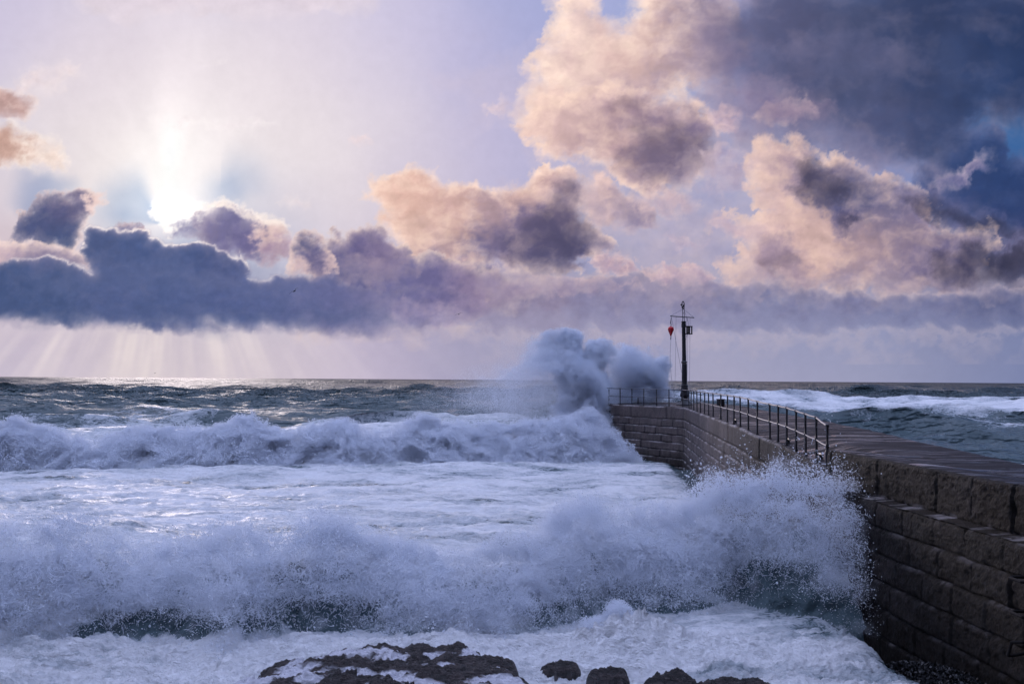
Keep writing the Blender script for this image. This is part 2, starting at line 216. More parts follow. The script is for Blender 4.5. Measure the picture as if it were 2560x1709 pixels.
for l in LAYERS:
    if l['seed'] in (23,25,29,47,71,72,73,74,75): l['dark'] = [(p[0],p[1],p[2],(p[3][0]-1,p[3][1]-1,p[3][2]-2)) for p in l['dark']]
for l in LAYERS:
    if l['poly'][:,0].min() > 300:
        l['dark'] = [(p[0],p[1],p[2],_warm(p[3])) for p in l['dark']]; l['light'] = _warm(l['light'])
def poly_sd(u, v, P):
    d = np.full(u.shape, 1e9, np.float32); s = np.ones(u.shape, np.float32); n = len(P)
    for i in range(n):
        a = P[i]; b = P[i-1]; e = b-a; wx = u-a[0]; wy = v-a[1]
        t = np.clip((wx*e[0]+wy*e[1])/(e[0]**2+e[1]**2),0,1)
        dx = wx-e[0]*t; dy = wy-e[1]*t; d = np.minimum(d, dx*dx+dy*dy)
        c1 = v>=a[1]; c2 = v<b[1]; c3 = e[0]*wy > e[1]*wx
        s = np.where((c1&c2&c3)|((~c1)&(~c2)&(~c3)), -s, s)
    return -s*np.sqrt(d)          # positive inside
def sky_colour(u, v):
    u = u.astype(np.float32); v = v.astype(np.float32)
    sx, sy = SUN_UV
    wu = u+10*fbm2(u/90,v/60,3); wv = v+8*fbm2(u/90+9,v/60+4,3)
    col = rbf(wu, wv, SKYPTS)
    r = np.hypot(u-sx, v-sy)+1e-3; ang = np.arctan2(u-sx, -(v-sy))      # 0 = straight up
    # beams fanning up from behind the cloud
    beam = fbm2(ang*2.2+3+.08*fbm2(u/60,v/60,3), r/220., 3, .5)
    up = sstep(2.0,.9,np.abs(ang))*np.exp(-r/190.)*sstep(20,90,r)
    core = np.exp(-(ang/.2)**2)
    bu = u-158; bv = v-226; br = np.hypot(bu,bv)+1e-3; w = .1*fbm2(u/45,v/45,3)
    ba = np.arctan2(bu,-bv)+w
    sh = .75*sstep(-1.9,-1.25,ba)*sstep(-.12,-.62,ba)*sstep(88,35,br)+.55*sstep(.6,1.05,ba)*sstep(1.5,1.1,ba)*sstep(140,75,br)*sstep(35,85,br)+.7*sstep(-1.55,-1.42,ba)*sstep(-1.05,-1.25,ba)*sstep(165,130,br)*sstep(80,110,br)
    sh = sh*(.85+.25*fbm2(u/40,v/40,2))*sstep(140,200,v+30*(np.abs(u-158)>60)); low = 1.
    col = col+(up*(beam*9+core*12))[...,None]*np.array([1,.97,.9],np.float32)-(np.clip(sh*low,0,1.0))[...,None]*np.array([84,58,28],np.float32)
    # crepuscular rays under the bank
    dn = np.arctan2(u-sx, np.maximum(v-150.,1.)); rays = fbm2(dn*5.+2.2+.02*(v-340)/40,v/400.,4,.6)
    dm = sstep(322,345,v)*sstep(430,350,v)*np.exp(-((u-120)/260.)**2)
    sel = sstep(-.45,.75,rays)
    col = col+(dm*(sel*34-10))[...,None]*np.array([.95,.90,.50],np.float32)
    for l in LAYERS:
        P = l['poly']; m = 3*l['wa']+8
        x0, y0 = P.min(0)-m; x1, y1 = P.max(0)+m
        idx = np.nonzero((u>x0)&(u<x1)&(v>y0)&(v<y1))
        if idx[0].size == 0: continue
        U = u[idx]; V = v[idx]; sd0 = l['seed']*13.7
        ws = l['ws']
        def thick(U, V, o=6):
            a = fbm2(U/ws+sd0, V/ws, o, l['gain']); b = fbm2(U/ws-sd0, V/ws+7.7, o, l['gain'])
            uu = U+l['wa']*a*1.3; vv = V+l['wa']*b*1.3
            bl = billow2(uu/(ws*.62)+sd0, vv/(ws*.62), max(o-1,2), .52)
            f = poly_sd(uu, vv, P)
            return f+l['wa']*.55*l['bil']*(bl-.35)
        T = thick(U, V)
        es = l['edge']*1.45*np.clip(1.05+1.5*fbm2(U/(ws*1.3)+sd0+50, V/(ws*1.3), 3),.4,3.2)
        if l['soft']: es = es*(1+l['soft']*sstep(P[:,1].min()+.35*np.ptp(P[:,1]),P[:,1].max(),V))
        al = 1-np.exp(-(np.maximum(T+es*.35,0)/(es*.62))**1.35)
        wisp = fbm2(U/(ws*.5)+sd0+90, V/(ws*.36)+5, 5, .6)
        al = al*(1-.75*sstep(.12,.55,wisp)*sstep(l['depth']*1.1,0,T)*l['bil']*2*.6)
        # optical path towards the sun
        dx = sx-U; dy = sy-V; dd = np.hypot(dx,dy)+1; dx /= dd; dy /= dd
        dy = dy-.55; q = np.hypot(dx,dy)+1e-3; dx /= q; dy /= q
        s = 0
        for st, w in ((l['depth']*.35,.5),(l['depth']*.9,.5)):
            s = s+w*np.maximum(thick(U+dx*st, V+dy*st, 4),0)
        n1 = fbm2(U/(ws*.45)+sd0+3, V/(ws*.36), 6, .62)
        od = (np.maximum(T,0)*.42+s*1.05)/l['depth']
        lit = np.exp(-l['k']*np.maximum(od*(1+.35*n1)+l['nz']*(.12-.8*n1)*sstep(0,1,od),0))
        dk = rbf(U+ws*.42*n1+7*fbm2(U/9,V/9,3), V+ws*.36*fbm2(U/(ws*.5)+4,V/(ws*.4)+sd0,5,.6), l['dark'], .62)
        wx = 9*fbm2(U/(ws*.9)+sd0+30, V/(ws*.8), 4, .55); wy = 7*fbm2(U/(ws*.9)+sd0+60, V/(ws*.8), 4, .55)
        h0 = fbm2((U+wx)/(ws*.85)+sd0, (V+wy)/(ws*.6), 6, .55)
        rel = np.clip(h0*1.5,-1,1)*l['rel']
        lum = (dk.mean(-1)-60)/150.
        lit0 = lit+rel*(.16+.42*np.clip(lum,0,1)); lit = np.clip(lit0,0,1)
        c = dk+(np.array(l['light'],np.float32)-dk)*lit[...,None]
        c = c*(1+.06*n1+.14*np.clip(lit0,-.5,0))[...,None]
        if l['rim']:
            near = np.exp(-(np.hypot((U-165)/75.,(V-232)/30.))**2)
            gx = (thick(U+dx*2.5,V+dy*2.5)-T)
            rm = np.exp(-((T-1.3)/1.7)**2)*1.25*sstep(.3,-1.2,thick(U,V-3,4)-T)*np.clip(.85+.9*near,0,1)*sstep(320,240,U)*sstep(300,275,V)*sstep(-10,20,U)*(.75+.6*n1)
            c = c+(np.array(l['rimc'],np.float32)-c)*np.clip(rm,0,1)[...,None]
            if l['seed']==31:
                al = al*(1-.95*sstep(300,460,U))
        A = (al*l['op'])[...,None]
        col[idx] = col[idx]*(1-A)+c*A
    g = np.exp(-(np.hypot((u-174)/42.,(v-213)/22.))**2)*20+np.exp(-(np.hypot((u-166)/60.,(v-140)/80.))**2)*5+np.exp(-(np.hypot((u-166)/80.,(v-175)/60.))**2)*10
    col = col+g[...,None]*np.array([1,.95,.84],np.float32)
    return np.clip(col,0,300)
# ---------------------------------------------------------------- helpers
COL = scene.collection
def tag(o, label=None, cat=None, group=None, kind=None):
    for k, v in (('label',label),('category',cat),('group',group),('kind',kind)):
        if v: o[k] = v
    return o
def empty(name, loc=(0,0,0), **k):
    o = bpy.data.objects.new(name, None); COL.objects.link(o); o.location = loc; o.empty_display_size = .2; return tag(o, **k)
def link(name, me, mat, parent=None, smooth=True, **k):
    o = bpy.data.objects.new(name, me); COL.objects.link(o)
    if mat: me.materials.append(mat)
    if smooth and len(me.polygons): me.polygons.foreach_set('use_smooth', np.ones(len(me.polygons), bool))
    if parent: o.parent = parent; o.matrix_parent_inverse = Matrix.Translation(-parent.location) if False else Matrix()
    return tag(o, **k)
def mesh_np(name, verts, faces=None):
    me = bpy.data.meshes.new(name); n = len(verts); me.vertices.add(n); me.vertices.foreach_set('co', np.ascontiguousarray(verts, np.float32).ravel())
    if faces is not None and len(faces):
        f = np.ascontiguousarray(faces, np.int32); k = f.shape[1]
        me.loops.add(f.size); me.loops.foreach_set('vertex_index', f.ravel()); me.polygons.add(len(f))
        me.polygons.foreach_set('loop_start', np.arange(0,f.size,k,dtype=np.int32)); me.polygons.foreach_set('loop_total', np.full(len(f),k,np.int32))
    me.update(calc_edges=True); return me
def grid_faces(nr, nc, flip=False):
    i = (np.arange(nr-1)[:,None]*nc+np.arange(nc-1)[None,:]).ravel()
    f = np.stack([i,i+1,i+nc+1,i+nc],1); return f[:,::-1] if flip else f
def fattr(me, name, a):
    at = me.attributes.new(name,'FLOAT','POINT'); at.data.foreach_set('value', np.ascontiguousarray(a,np.float32).ravel())
class MB:                                      # collects tubes, lathes, boxes; one object per build()
    def __init__(s): s.v = []; s.f = []
    def add(s, v, f):
        b = len(s.v); s.v += [tuple(p) for p in v]; s.f += [tuple(i+b for i in q) for q in f]
    def tube(s, pts, rad, n=8, closed=False):
        pts = [Vector(p) for p in pts]; rad = rad if hasattr(rad,'__len__') else [rad]*len(pts); V = []; F = []; m = len(pts); up = None
        for i, p in enumerate(pts):
            a = pts[i-1] if (i>0 or closed) else p; c = pts[(i+1)%m] if (i<m-1 or closed) else p; t = (c-a).normalized()
            if up is None: up = Vector((0,0,1)) if abs(t.z)<.9 else Vector((0,1,0))
            x = t.cross(up).normalized(); y = x.cross(t).normalized(); up = y
            for k in range(n):
                th = 2*math.pi*k/n; V.append(p+(x*math.cos(th)+y*math.sin(th))*rad[i])
        for i in range(m if closed else m-1):
            for k in range(n): F.append((i*n+k, i*n+(k+1)%n, ((i+1)%m)*n+(k+1)%n, ((i+1)%m)*n+k))
        if not closed: F.append(tuple(range(n))[::-1]); F.append(tuple((m-1)*n+k for k in range(n)))
        s.add(V,F); return s
    def lathe(s, prof, c=(0,0,0), n=24):       # prof: (radius, z)
        V = []; F = []; m = len(prof)
        for r, z in prof:
            for k in range(n): th = 2*math.pi*k/n; V.append((c[0]+r*math.cos(th), c[1]+r*math.sin(th), c[2]+z))
        for i in range(m-1):
            for k in range(n): F.append((i*n+k, i*n+(k+1)%n, (i+1)*n+(k+1)%n, (i+1)*n+k))
        F.append(tuple(range(n))[::-1]); F.append(tuple((m-1)*n+k for k in range(n))); s.add(V,F); return s
    def box(s, c, h, rz=0, bev=0):
        V = []; ca, sa = math.cos(rz), math.sin(rz)
        bm = bmesh.new(); bmesh.ops.create_cube(bm, size=2)
        for v in bm.verts: v.co = Vector((v.co.x*h[0], v.co.y*h[1], v.co.z*h[2]))
        if bev: bmesh.ops.bevel(bm, geom=bm.edges[:], offset=bev, segments=2, affect='EDGES')
        bm.verts.index_update()
        V = [(c[0]+v.co.x*ca-v.co.y*sa, c[1]+v.co.x*sa+v.co.y*ca, c[2]+v.co.z) for v in bm.verts]; F = [[v.index for v in f.verts] for f in bm.faces]
        bm.free(); s.add(V,F); return s
    def build(s, name, mat, parent=None, smooth=True, **k):
        me = bpy.data.meshes.new(name); me.from_pydata(s.v, [], s.f); me.update()
        if parent is not None:
            L = parent.location; me.transform(Matrix.Translation(-L)) if parent.parent is None else me.transform(Matrix.Translation(-parent.parent.location))
        o = link(name, me, mat, None, smooth, **k)
        if parent is not None: o.parent = parent
        if smooth:
            try: me.set_sharp_from_angle(angle=R_(40))
            except Exception: pass
        return o
def material(name):
    m = bpy.data.materials.new(name); m.use_nodes = True; n = m.node_tree; n.nodes.clear(); return m, n
class NT:                                      # tiny node helper
    def __init__(s, n): s.n = n
    def node(s, t, **k):
        x = s.n.nodes.new('ShaderNode'+t)
        for a, b in k.items(): setattr(x, a, b)
        return x
    def lk(s, a, b): s.n.links.new(a, b)
    def val(s, sock, v):
        if hasattr(v, 'is_output') : s.lk(v, sock)
        else: sock.default_value = v
    def math(s, op, a, b=0., c=0., clamp=False):
        x = s.node('Math', operation=op); x.use_clamp = clamp; s.val(x.inputs[0],a); s.val(x.inputs[1],b)
        if op in ('MULTIPLY_ADD',): s.val(x.inputs[2],c)
        return x.outputs[0]
    def noise(s, vec, scale, detail=4, rough=.55, dist=0., typ='FBM', lac=2.):
        x = s.node('TexNoise'); x.noise_type = typ; s.lk(vec, x.inputs['Vector'])
        for k, v in (('Scale',scale),('Detail',detail),('Roughness',rough),('Distortion',dist),('Lacunarity',lac)): x.inputs[k].default_value = v
        return x.outputs['Fac']
    def mapv(s, vec, sc=(1,1,1), loc=(0,0,0), rot=(0,0,0)):
        x = s.node('Mapping'); s.lk(vec,x.inputs[0]); x.inputs[1].default_value = loc; x.inputs[2].default_value = rot; x.inputs[3].default_value = sc; return x.outputs[0]
    def ramp(s, f, pts, interp='LINEAR'):
        x = s.node('ValToRGB'); s.lk(f, x.inputs[0]); e = x.color_ramp; e.interpolation = interp
        while len(e.elements)<len(pts): e.elements.new(.5)
        for q, (p, c) in zip(e.elements, pts): q.position = p; q.color = (*c,1) if hasattr(c,'__len__') else (c,c,c,1)
        return x.outputs[0]
    def mix(s, f, a, b):
        x = s.node('Mix', data_type='RGBA'); s.val(x.inputs[0],f)
        for i, v in ((6,a),(7,b)):
            if hasattr(v,'is_output'): s.lk(v,x.inputs[i])
            else: x.inputs[i].default_value = (*v,1)
        return x.outputs[2]
    def attr(s, name): return s.node('Attribute', attribute_name=name).outputs['Fac']
    def bump(s, h, dist=.02, strength=1., normal=None):
        x = s.node('Bump'); x.inputs['Distance'].default_value = dist; x.inputs['Strength'].default_value = strength; s.lk(h,x.inputs['Height'])
        if normal is not None: s.lk(normal,x.inputs['Normal'])
        return x.outputs[0]
    def bsdf(s, col, rough=.5, spec=.5, metal=0., normal=None, **k):
        x = s.node('BsdfPrincipled')
        for nme, v in (('Base Color',col),('Roughness',rough),('Specular IOR Level',spec),('Metallic',metal)):
            if hasattr(v,'is_output'): s.lk(v,x.inputs[nme])
            elif nme=='Base Color': x.inputs[nme].default_value = (*v,1)
            else: x.inputs[nme].default_value = v
        for nme, v in k.items(): x.inputs[nme].default_value = v
        if normal is not None: s.lk(normal,x.inputs['Normal'])
        return x.outputs[0]
    def out(s, sh): s.lk(sh, s.node('OutputMaterial').inputs[0])
    def mixs(s, f, a, b):
        x = s.node('MixShader'); s.val(x.inputs[0],f); s.lk(a,x.inputs[1]); s.lk(b,x.inputs[2]); return x.outputs[0]
    def pos(s): return s.node('NewGeometry').outputs['Position']

# ---------------------------------------------------------------- sky dome
def build_sky():
    RAD = 24000.
    uf = np.concatenate([np.arange(-60,1085,1.15)])
    azf = np.arctan((uf-512)/996.)
    az = np.concatenate([np.linspace(-math.pi, azf[0]-.01, 150), azf, np.linspace(azf[-1]+.01, math.pi, 150)])
    elf = np.arctan(np.arange(-6,400,1.1)/996.)
    el = np.concatenate([[-.2,-.1,-.05], elf, np.linspace(elf[-1]+.01, math.pi/2, 60)])
    A, E = np.meshgrid(az, el)
    a2 = np.clip(A,-.9,.9); U = 512+996*(np.tan(a2)+(A-a2)*1.6)
    E2 = np.minimum(E,1.2); V = 380-996*np.tan(E2)/np.cos(np.clip(A,-.9,.9))
    col = lin(np.clip(sky_colour(U, V),0,255)).astype(np.float32)
    out = sstep(.6,1.3,np.abs(A))+sstep(.5,.95,E)*(1-sstep(.6,1.3,np.abs(A))); col *= (1+.10*out[...,None])*(1+1.1*sstep(.55,1.05,E))[...,None]
    back = sstep(1.35,1.9,np.abs(A))*sstep(.80,.50,E+.10*fbm2(A*3,E*3,3)); col = col*(1-back[...,None])+back[...,None]*np.array([.035,.035,.045],np.float32)      # dark land behind the viewer, unseen, raised to cut light on the near wave
    # the veiled sun itself is far brighter than a picture can show
    g = np.exp(-(np.hypot((U-168)/20.,(V-211)/9.))**2)
    col *= (1+.4*(g*sstep(.75,.95,col[...,2]))[...,None])
    P = np.stack([np.sin(A)*np.cos(E), np.cos(A)*np.cos(E), np.sin(E)],-1)*RAD; P[...,2] += CAMZ
    me = mesh_np('sky', P.reshape(-1,3), grid_faces(*A.shape))
    at = me.attributes.new('sky_colour','FLOAT_COLOR','POINT'); at.data.foreach_set('color', np.concatenate([col.reshape(-1,3), np.ones((col.size//3,1),np.float32)],1).ravel())
    m, n = material('sky'); s = NT(n)
    a = s.node('Attribute', attribute_name='sky_colour').outputs['Color']
    nz = s.noise(s.mapv(s.pos(),(1/RAD,)*3), 95., 4, .6)
    k = s.math('MULTIPLY_ADD', nz, .10, .95)
    vm = s.node('VectorMath', operation='SCALE'); s.lk(a, vm.inputs[0]); s.lk(k, vm.inputs['Scale'])
    e = s.node('Emission'); s.lk(vm.outputs[0], e.inputs[0]); s.out(e.outputs[0]); m.cycles.emission_sampling = 'NONE'
    o = link('sky', me, m, kind='structure'); o.visible_shadow = False
build_sky(); print('sky', time.time()-T0)

# ---------------------------------------------------------------- materials
def mat_plain(name, col, rough=.5, metal=0., bump=.0, scale=60, spec=.5, var=.35):
    m, n = material(name); s = NT(n); p = s.node('TexCoord').outputs['Object']
    f = s.noise(p, scale*.2, 5, .6); c = s.mix(f, tuple(x*(1-var) for x in col), tuple(x*(1+var) for x in col))
    s.out(s.bsdf(c, rough, spec, metal, s.bump(s.noise(p, scale, 4), bump or .001, .6))); return m
M_IRON = mat_plain('wet black iron', (.018,.014,.015), .28, 0., .002, 80, .6)
M_BLACK = mat_plain('rusted black iron', (.008,.006,.006), .75, 0., .004, 60, .2)
M_RAIL = mat_plain('worn rail steel', (.10,.10,.125), .42, .3, .002, 90, .6)
M_MAST = mat_plain('dark painted iron', (.020,.018,.022), .45, 0., .003, 40)
M_RED = mat_plain('red buoy plastic', (.55,.008,.018), .4, 0., .001, 30, var=.1)
M_ROPE = mat_plain('grey rope', (.22,.25,.30), .8, 0., .002, 200)
M_BIRD = mat_plain('dark feathers', (.03,.03,.035), .8)
def YY(s, p):
    x = s.node('SeparateXYZ'); s.lk(p, x.inputs[0]); return x.outputs[1]
def mat_water():
    m, n = material('sea water'); s = NT(n); p = s.pos(); F = s.attr('foam')
    # foam: torn sheets and threads, drawn out across the wind
    v1 = s.mapv(p,(.5,1.,.7)); n1 = s.noise(v1, .45, 9, .68, .6); n2 = s.noise(s.mapv(p,(.35,1.2,1)), 2.2, 6, .62, .8)
    rd = s.noise(s.mapv(p,(.45,1,1)), .9, 8, .6, 1.2, 'RIDGED_MULTIFRACTAL')
    t = s.math('ADD', s.math('MULTIPLY', n1, 1.1), s.math('MULTIPLY', n2, .45)); t = s.math('ADD', t, s.math('MULTIPLY', rd, .10))
    wv = s.node('VectorMath', operation='ADD'); nn_ = s.node('TexNoise'); s.lk(p, nn_.inputs['Vector']); nn_.inputs['Scale'].default_value = 1.3; nn_.inputs['Detail'].default_value = 4; sc_ = s.node('VectorMath', operation='SCALE'); s.lk(nn_.outputs['Color'], sc_.inputs[0]); sc_.inputs['Scale'].default_value = 1.6
    s.lk(s.mapv(p,(.55,1.1,.6)), wv.inputs[0]); s.lk(sc_.outputs[0], wv.inputs[1])
    def lace(scale):
        v = s.node('TexVoronoi'); v.feature = 'DISTANCE_TO_EDGE'; v.inputs['Scale'].default_value = scale; s.lk(wv.outputs[0], v.inputs['Vector']); return s.math('MULTIPLY', v.outputs['Distance'], 3.2, clamp=True)
    hole = s.math('ADD', s.math('MULTIPLY', lace(1.6), .18), s.math('MULTIPLY', lace(5.5), .14))
    t = s.math('SUBTRACT', s.math('SUBTRACT', s.math('ADD', t, F), .80), hole); mask = s.math('MULTIPLY', t, 6.5, clamp=True)
    mask = s.math('MULTIPLY', mask, s.math('MULTIPLY_ADD', s.math('MULTIPLY',t,1.6,clamp=True), .45, .55), clamp=True)
    fb = s.noise(s.mapv(p,(.6,1,1)), 5.5, 8, .66, .6); fb2 = s.noise(s.mapv(p,(.55,1.2,1)), 1.3, 6, .6, 1.)
    fb3 = s.noise(s.mapv(p,(.6,1,1)), 24, 5, .7); fh = s.math('ADD', s.math('ADD', s.math('MULTIPLY',fb,.14), s.math('MULTIPLY',fb2,.35)), s.math('MULTIPLY',fb3,.04))
    fcol = s.mix(s.math('MULTIPLY', s.math('SUBTRACT',t,.02), 2.2, clamp=True), (.50,.56,.62), (.86,.86,.88))
    foam = s.bsdf(fcol, .75, .25, 0., s.bump(fh, 1.1, 1.))
    wb = s.noise(s.mapv(p,(.6,1,1)), 1.1, 8, .62, .4); wb2 = s.noise(s.mapv(p,(.55,1,1)), .22, 5, .6, .4)
    wb3 = s.noise(s.mapv(p,(.5,1,1)), .045, 6, .7, .4); wh = s.math('ADD', s.math('ADD', s.math('MULTIPLY',wb,.40), s.math('MULTIPLY',wb2,1.5)), s.math('MULTIPLY',wb3,6.)); wh = s.math('ADD', wh, s.math('MULTIPLY', s.noise(s.mapv(p,(.4,1,1)), .014, 7, .72, .3), 16.))
    wcol = s.mix(s.noise(p,.12,3), (.060,.095,.105), (.110,.152,.168))
    dist = s.math('MULTIPLY', s.math('SUBTRACT', YY(s,p), 90.), 1/900., clamp=True)
    wrg = s.math('MULTIPLY_ADD', dist, .12, .20)
    y_ = YY(s,p); foot = s.math('MULTIPLY', s.math('MULTIPLY', y_, y_), 1.2e-4); foot = s.math('MINIMUM', s.math('MAXIMUM', s.math('SUBTRACT', foot, 1.5), 0.), 900.)
    wh = s.math('ADD', wh, s.math('MULTIPLY', s.math('MULTIPLY', s.noise(s.mapv(p,(1,.35,1)), .11, 5, .8), foot), 1.2))
    water = s.bsdf(wcol, wrg, .5, 0., s.bump(wh, 1.0, 1.), IOR=1.33)
    s.out(s.mixs(mask, water, foam)); return m
M_WATER = mat_water()
def mat_foam(name, col=(.80,.83,.89), tr=.4):
    m, n = material(name); s = NT(n)
    d = s.node('BsdfDiffuse'); d.inputs[0].default_value = (*col,1); t = s.node('BsdfTranslucent'); t.inputs[0].default_value = (*col,1)
    s.out(s.mixs(tr, d.outputs[0], t.outputs[0])); return m
M_SPRAY = mat_foam('sea spray')
def mat_stone():
    m, n = material('wet granite masonry'); s = NT(n); p = s.pos(); wet = s.attr('wet'); j = s.attr('joint')
    f1 = s.noise(p, .9, 5, .6, .3); f2 = s.math('MULTIPLY_ADD', s.noise(p, 20, 7, .8), 3.2, -1.1, clamp=True); f3 = s.noise(s.mapv(p,(1,1,.25)), 3., 5, .6)
    dry = s.mix(f2, (.13,.10,.095), (.44,.35,.33)); wetc = s.mix(s.math('POWER',f2,1.8), (.002,.0015,.001), (.040,.023,.017))  # grain speckle, its contrast painted up to stand in for glints
    c = s.mix(wet, dry, wetc); c = s.mix(s.math('MULTIPLY', s.math('SUBTRACT', f3,.42), 2.2, clamp=True), c, s.mix(wet,(.11,.10,.085),(.020,.018,.015)))
    c = s.mix(s.math('MULTIPLY', s.math('MULTIPLY', wet, s.math('MULTIPLY', s.math('SUBTRACT', s.noise(s.mapv(p,(1.3,1.3,.16)), 2.6, 6, .65, .4), .56), 7., clamp=True)), .5), c, (.045,.041,.040))
    c = s.mix(s.math('MULTIPLY', wet, s.math('MULTIPLY', s.math('SUBTRACT', s.noise(p, .55, 4, .6), .5), 3., clamp=True)), c, (.018,.010,.006))
    c = s.mix(s.math('MULTIPLY', j, .8), c, (.004,.004,.004))
    ledge_shine = s.attr('ledge_shine'); c = s.mix(s.math('MULTIPLY', ledge_shine, s.math('MULTIPLY', s.math('SUBTRACT',s.noise(p,5,5,.7),.36), 7., clamp=True)), c, (.75,.68,.68))  # pale sky shine on wet ledges, painted into the stone colour
    gr = s.noise(p, 34, 7, .8); vo = s.noise(s.mapv(p,(1,1,.45)), 9, 6, .75)
    h = s.math('ADD', gr, vo)
    ro = s.math('MULTIPLY_ADD', f1, .35, .22)
    s.out(s.bsdf(c, s.math('MULTIPLY_ADD', s.noise(p,11,5,.75), -.70, .90), .18, 0., s.bump(h, .16, 1.))); return m
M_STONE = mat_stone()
def mat_deck():
    m, n = material('wet paving'); s = NT(n); p = s.pos(); j = s.attr('joint')
    f2 = s.noise(p, 9, 6, .7); pud = s.noise(s.mapv(p,(.28,1.5,1)), .8, 6, .62, .5); pud2 = s.noise(s.mapv(p,(.35,2.6,1)), 2.2, 5, .6, .3)
    c = s.mix(f2, (.008,.006,.006), (.035,.028,.027)); c = s.mix(s.math('MULTIPLY', j, .6), c, (.010,.009,.009))
    w = s.math('MULTIPLY', s.math('SUBTRACT', s.math('ADD', s.math('MULTIPLY',pud,.7), s.math('MULTIPLY',pud2,.45)), .585), 12., clamp=True)
    c = s.mix(w, c, (.02,.018,.018)); ro = s.math('MULTIPLY_ADD', w, -.40, .50); sp = s.math('MULTIPLY_ADD', w, .65, .06)
    h = s.math('MULTIPLY', s.noise(p, 16, 6, .7), s.math('MULTIPLY_ADD', w, -.93, 1.))
    s.out(s.bsdf(c, ro, sp, 0., s.bump(h, .03, .8))); return m
M_DECK = mat_deck()
def mat_rock():
    m, n = material('wet slate rock'); s = NT(n); p = s.node('TexCoord').outputs['Object']; q = s.mapv(p,(1,1,3.),rot=(.3,.35,.5))
    f = s.noise(q, 5, 7, .7, .5); c = s.mix(s.math('MULTIPLY_ADD',f,3.,-1.1,clamp=True), (.004,.003,.004), (.12,.085,.080)); F = s.attr('foam')  # paler peaks painted in as glints on the wet rock
    fn = s.noise(s.mapv(p,(1,1.7,1)), 1.7, 4, .5, .9); mask = s.math('MULTIPLY', s.math('SUBTRACT', s.math('ADD', F, s.math('MULTIPLY',fn,.7)), .98), 10., clamp=True)
    h = s.math('ADD', f, s.math('MULTIPLY', s.noise(q,22,6,.7), .4))
    rock = s.bsdf(c, s.math('MULTIPLY_ADD', s.noise(q,9,4), .35,.04), .9, 0., s.bump(h, .16, 1.))
    foam = s.bsdf((.60,.59,.64), .5, .4, 0., s.bump(s.noise(p,7,6,.6,.5), .10, .8))
    s.out(s.mixs(mask, rock, foam)); return m
M_ROCK = mat_rock()

# ---------------------------------------------------------------- pier outline
INN = np.array([(8.95,-4,3.83),(8.6,6,3.83),(8.25,11,3.83),(7.97,15.5,3.83),(7.68,20,3.83),(7.45,23.5,3.83),(7.55,23.75,3.38),(7.75,26.5,3.43),(8.1,29.9,3.52),(8.25,32.4,3.57),(8.32,34.5,3.62),(8.62,38.2,3.70),(9.5,47.7,3.71),(10.5,58,3.71),(10.92,62.4,3.71),(11.02,63.6,3.72),(10.72,64.4,3.73),(8.4,68.3,3.74),(6.0,72.2,3.76),(4.8,73.8,3.78),(3.9,74.8,3.78)],np.float64)
OUT = np.array([(11.5,-4),(11,8),(10.7,12),(10.6,17),(10.75,21),(11.15,24),(11.2,24.3),(11.5,27),(11.9,30),(12.3,32.4),(12.6,34.5),(13.1,38.5),(14.0,48),(15.0,60),(15.8,68),(15.8,72.5),(15.0,76),(11,79.5),(6.8,81),(5.5,81.3),(4.6,81.5)],np.float64)
def resample(P, n_per):
    out = []; par = []
    m = len(P)
    for i in range(m-1):
        p0 = P[max(i-1,0)]; p1 = P[i]; p2 = P[i+1]; p3 = P[min(i+2,m-1)]
        if i in (4,5,6): p0 = 2*p1-p2; p3 = 2*p2-p1
        for t in np.linspace(0,1,n_per[i],endpoint=False):
            out.append(.5*((2*p1)+(-p0+p2)*t+(2*p0-5*p1+4*p2-p3)*t*t+(-p0+3*p1-3*p2+p3)*t**3)); par.append(i+t)
    out.append(P[-1]); par.append(m-1); return np.array(out), np.array(par)
seg = np.linalg.norm(np.diff(INN[:,:2],axis=0),axis=1)
npp = [max(3,int(l/(.045 if i<6 else .07 if i<11 else .11))) for i, l in enumerate(seg)]
IN_, PAR = resample(INN, npp); OU_, _ = resample(np.c_[OUT, np.zeros(len(OUT))], npp)
ARC = np.r_[0, np.cumsum(np.linalg.norm(np.diff(IN_[:,:2],axis=0),axis=1))]
tg = np.gradient(IN_[:,:2],axis=0); k_ = np.ones(9)/9; tg = np.stack([np.convolve(np.pad(tg[:,i],4,'edge'),k_,'valid') for i in (0,1)],1); tg /= np.linalg.norm(tg,axis=1,keepdims=True)
NRM = np.stack([-tg[:,1], tg[:,0]],1)
def hash01(a, b): return np.modf(np.abs(np.sin(a*12.9898+b*78.233)*43758.5453))[0]
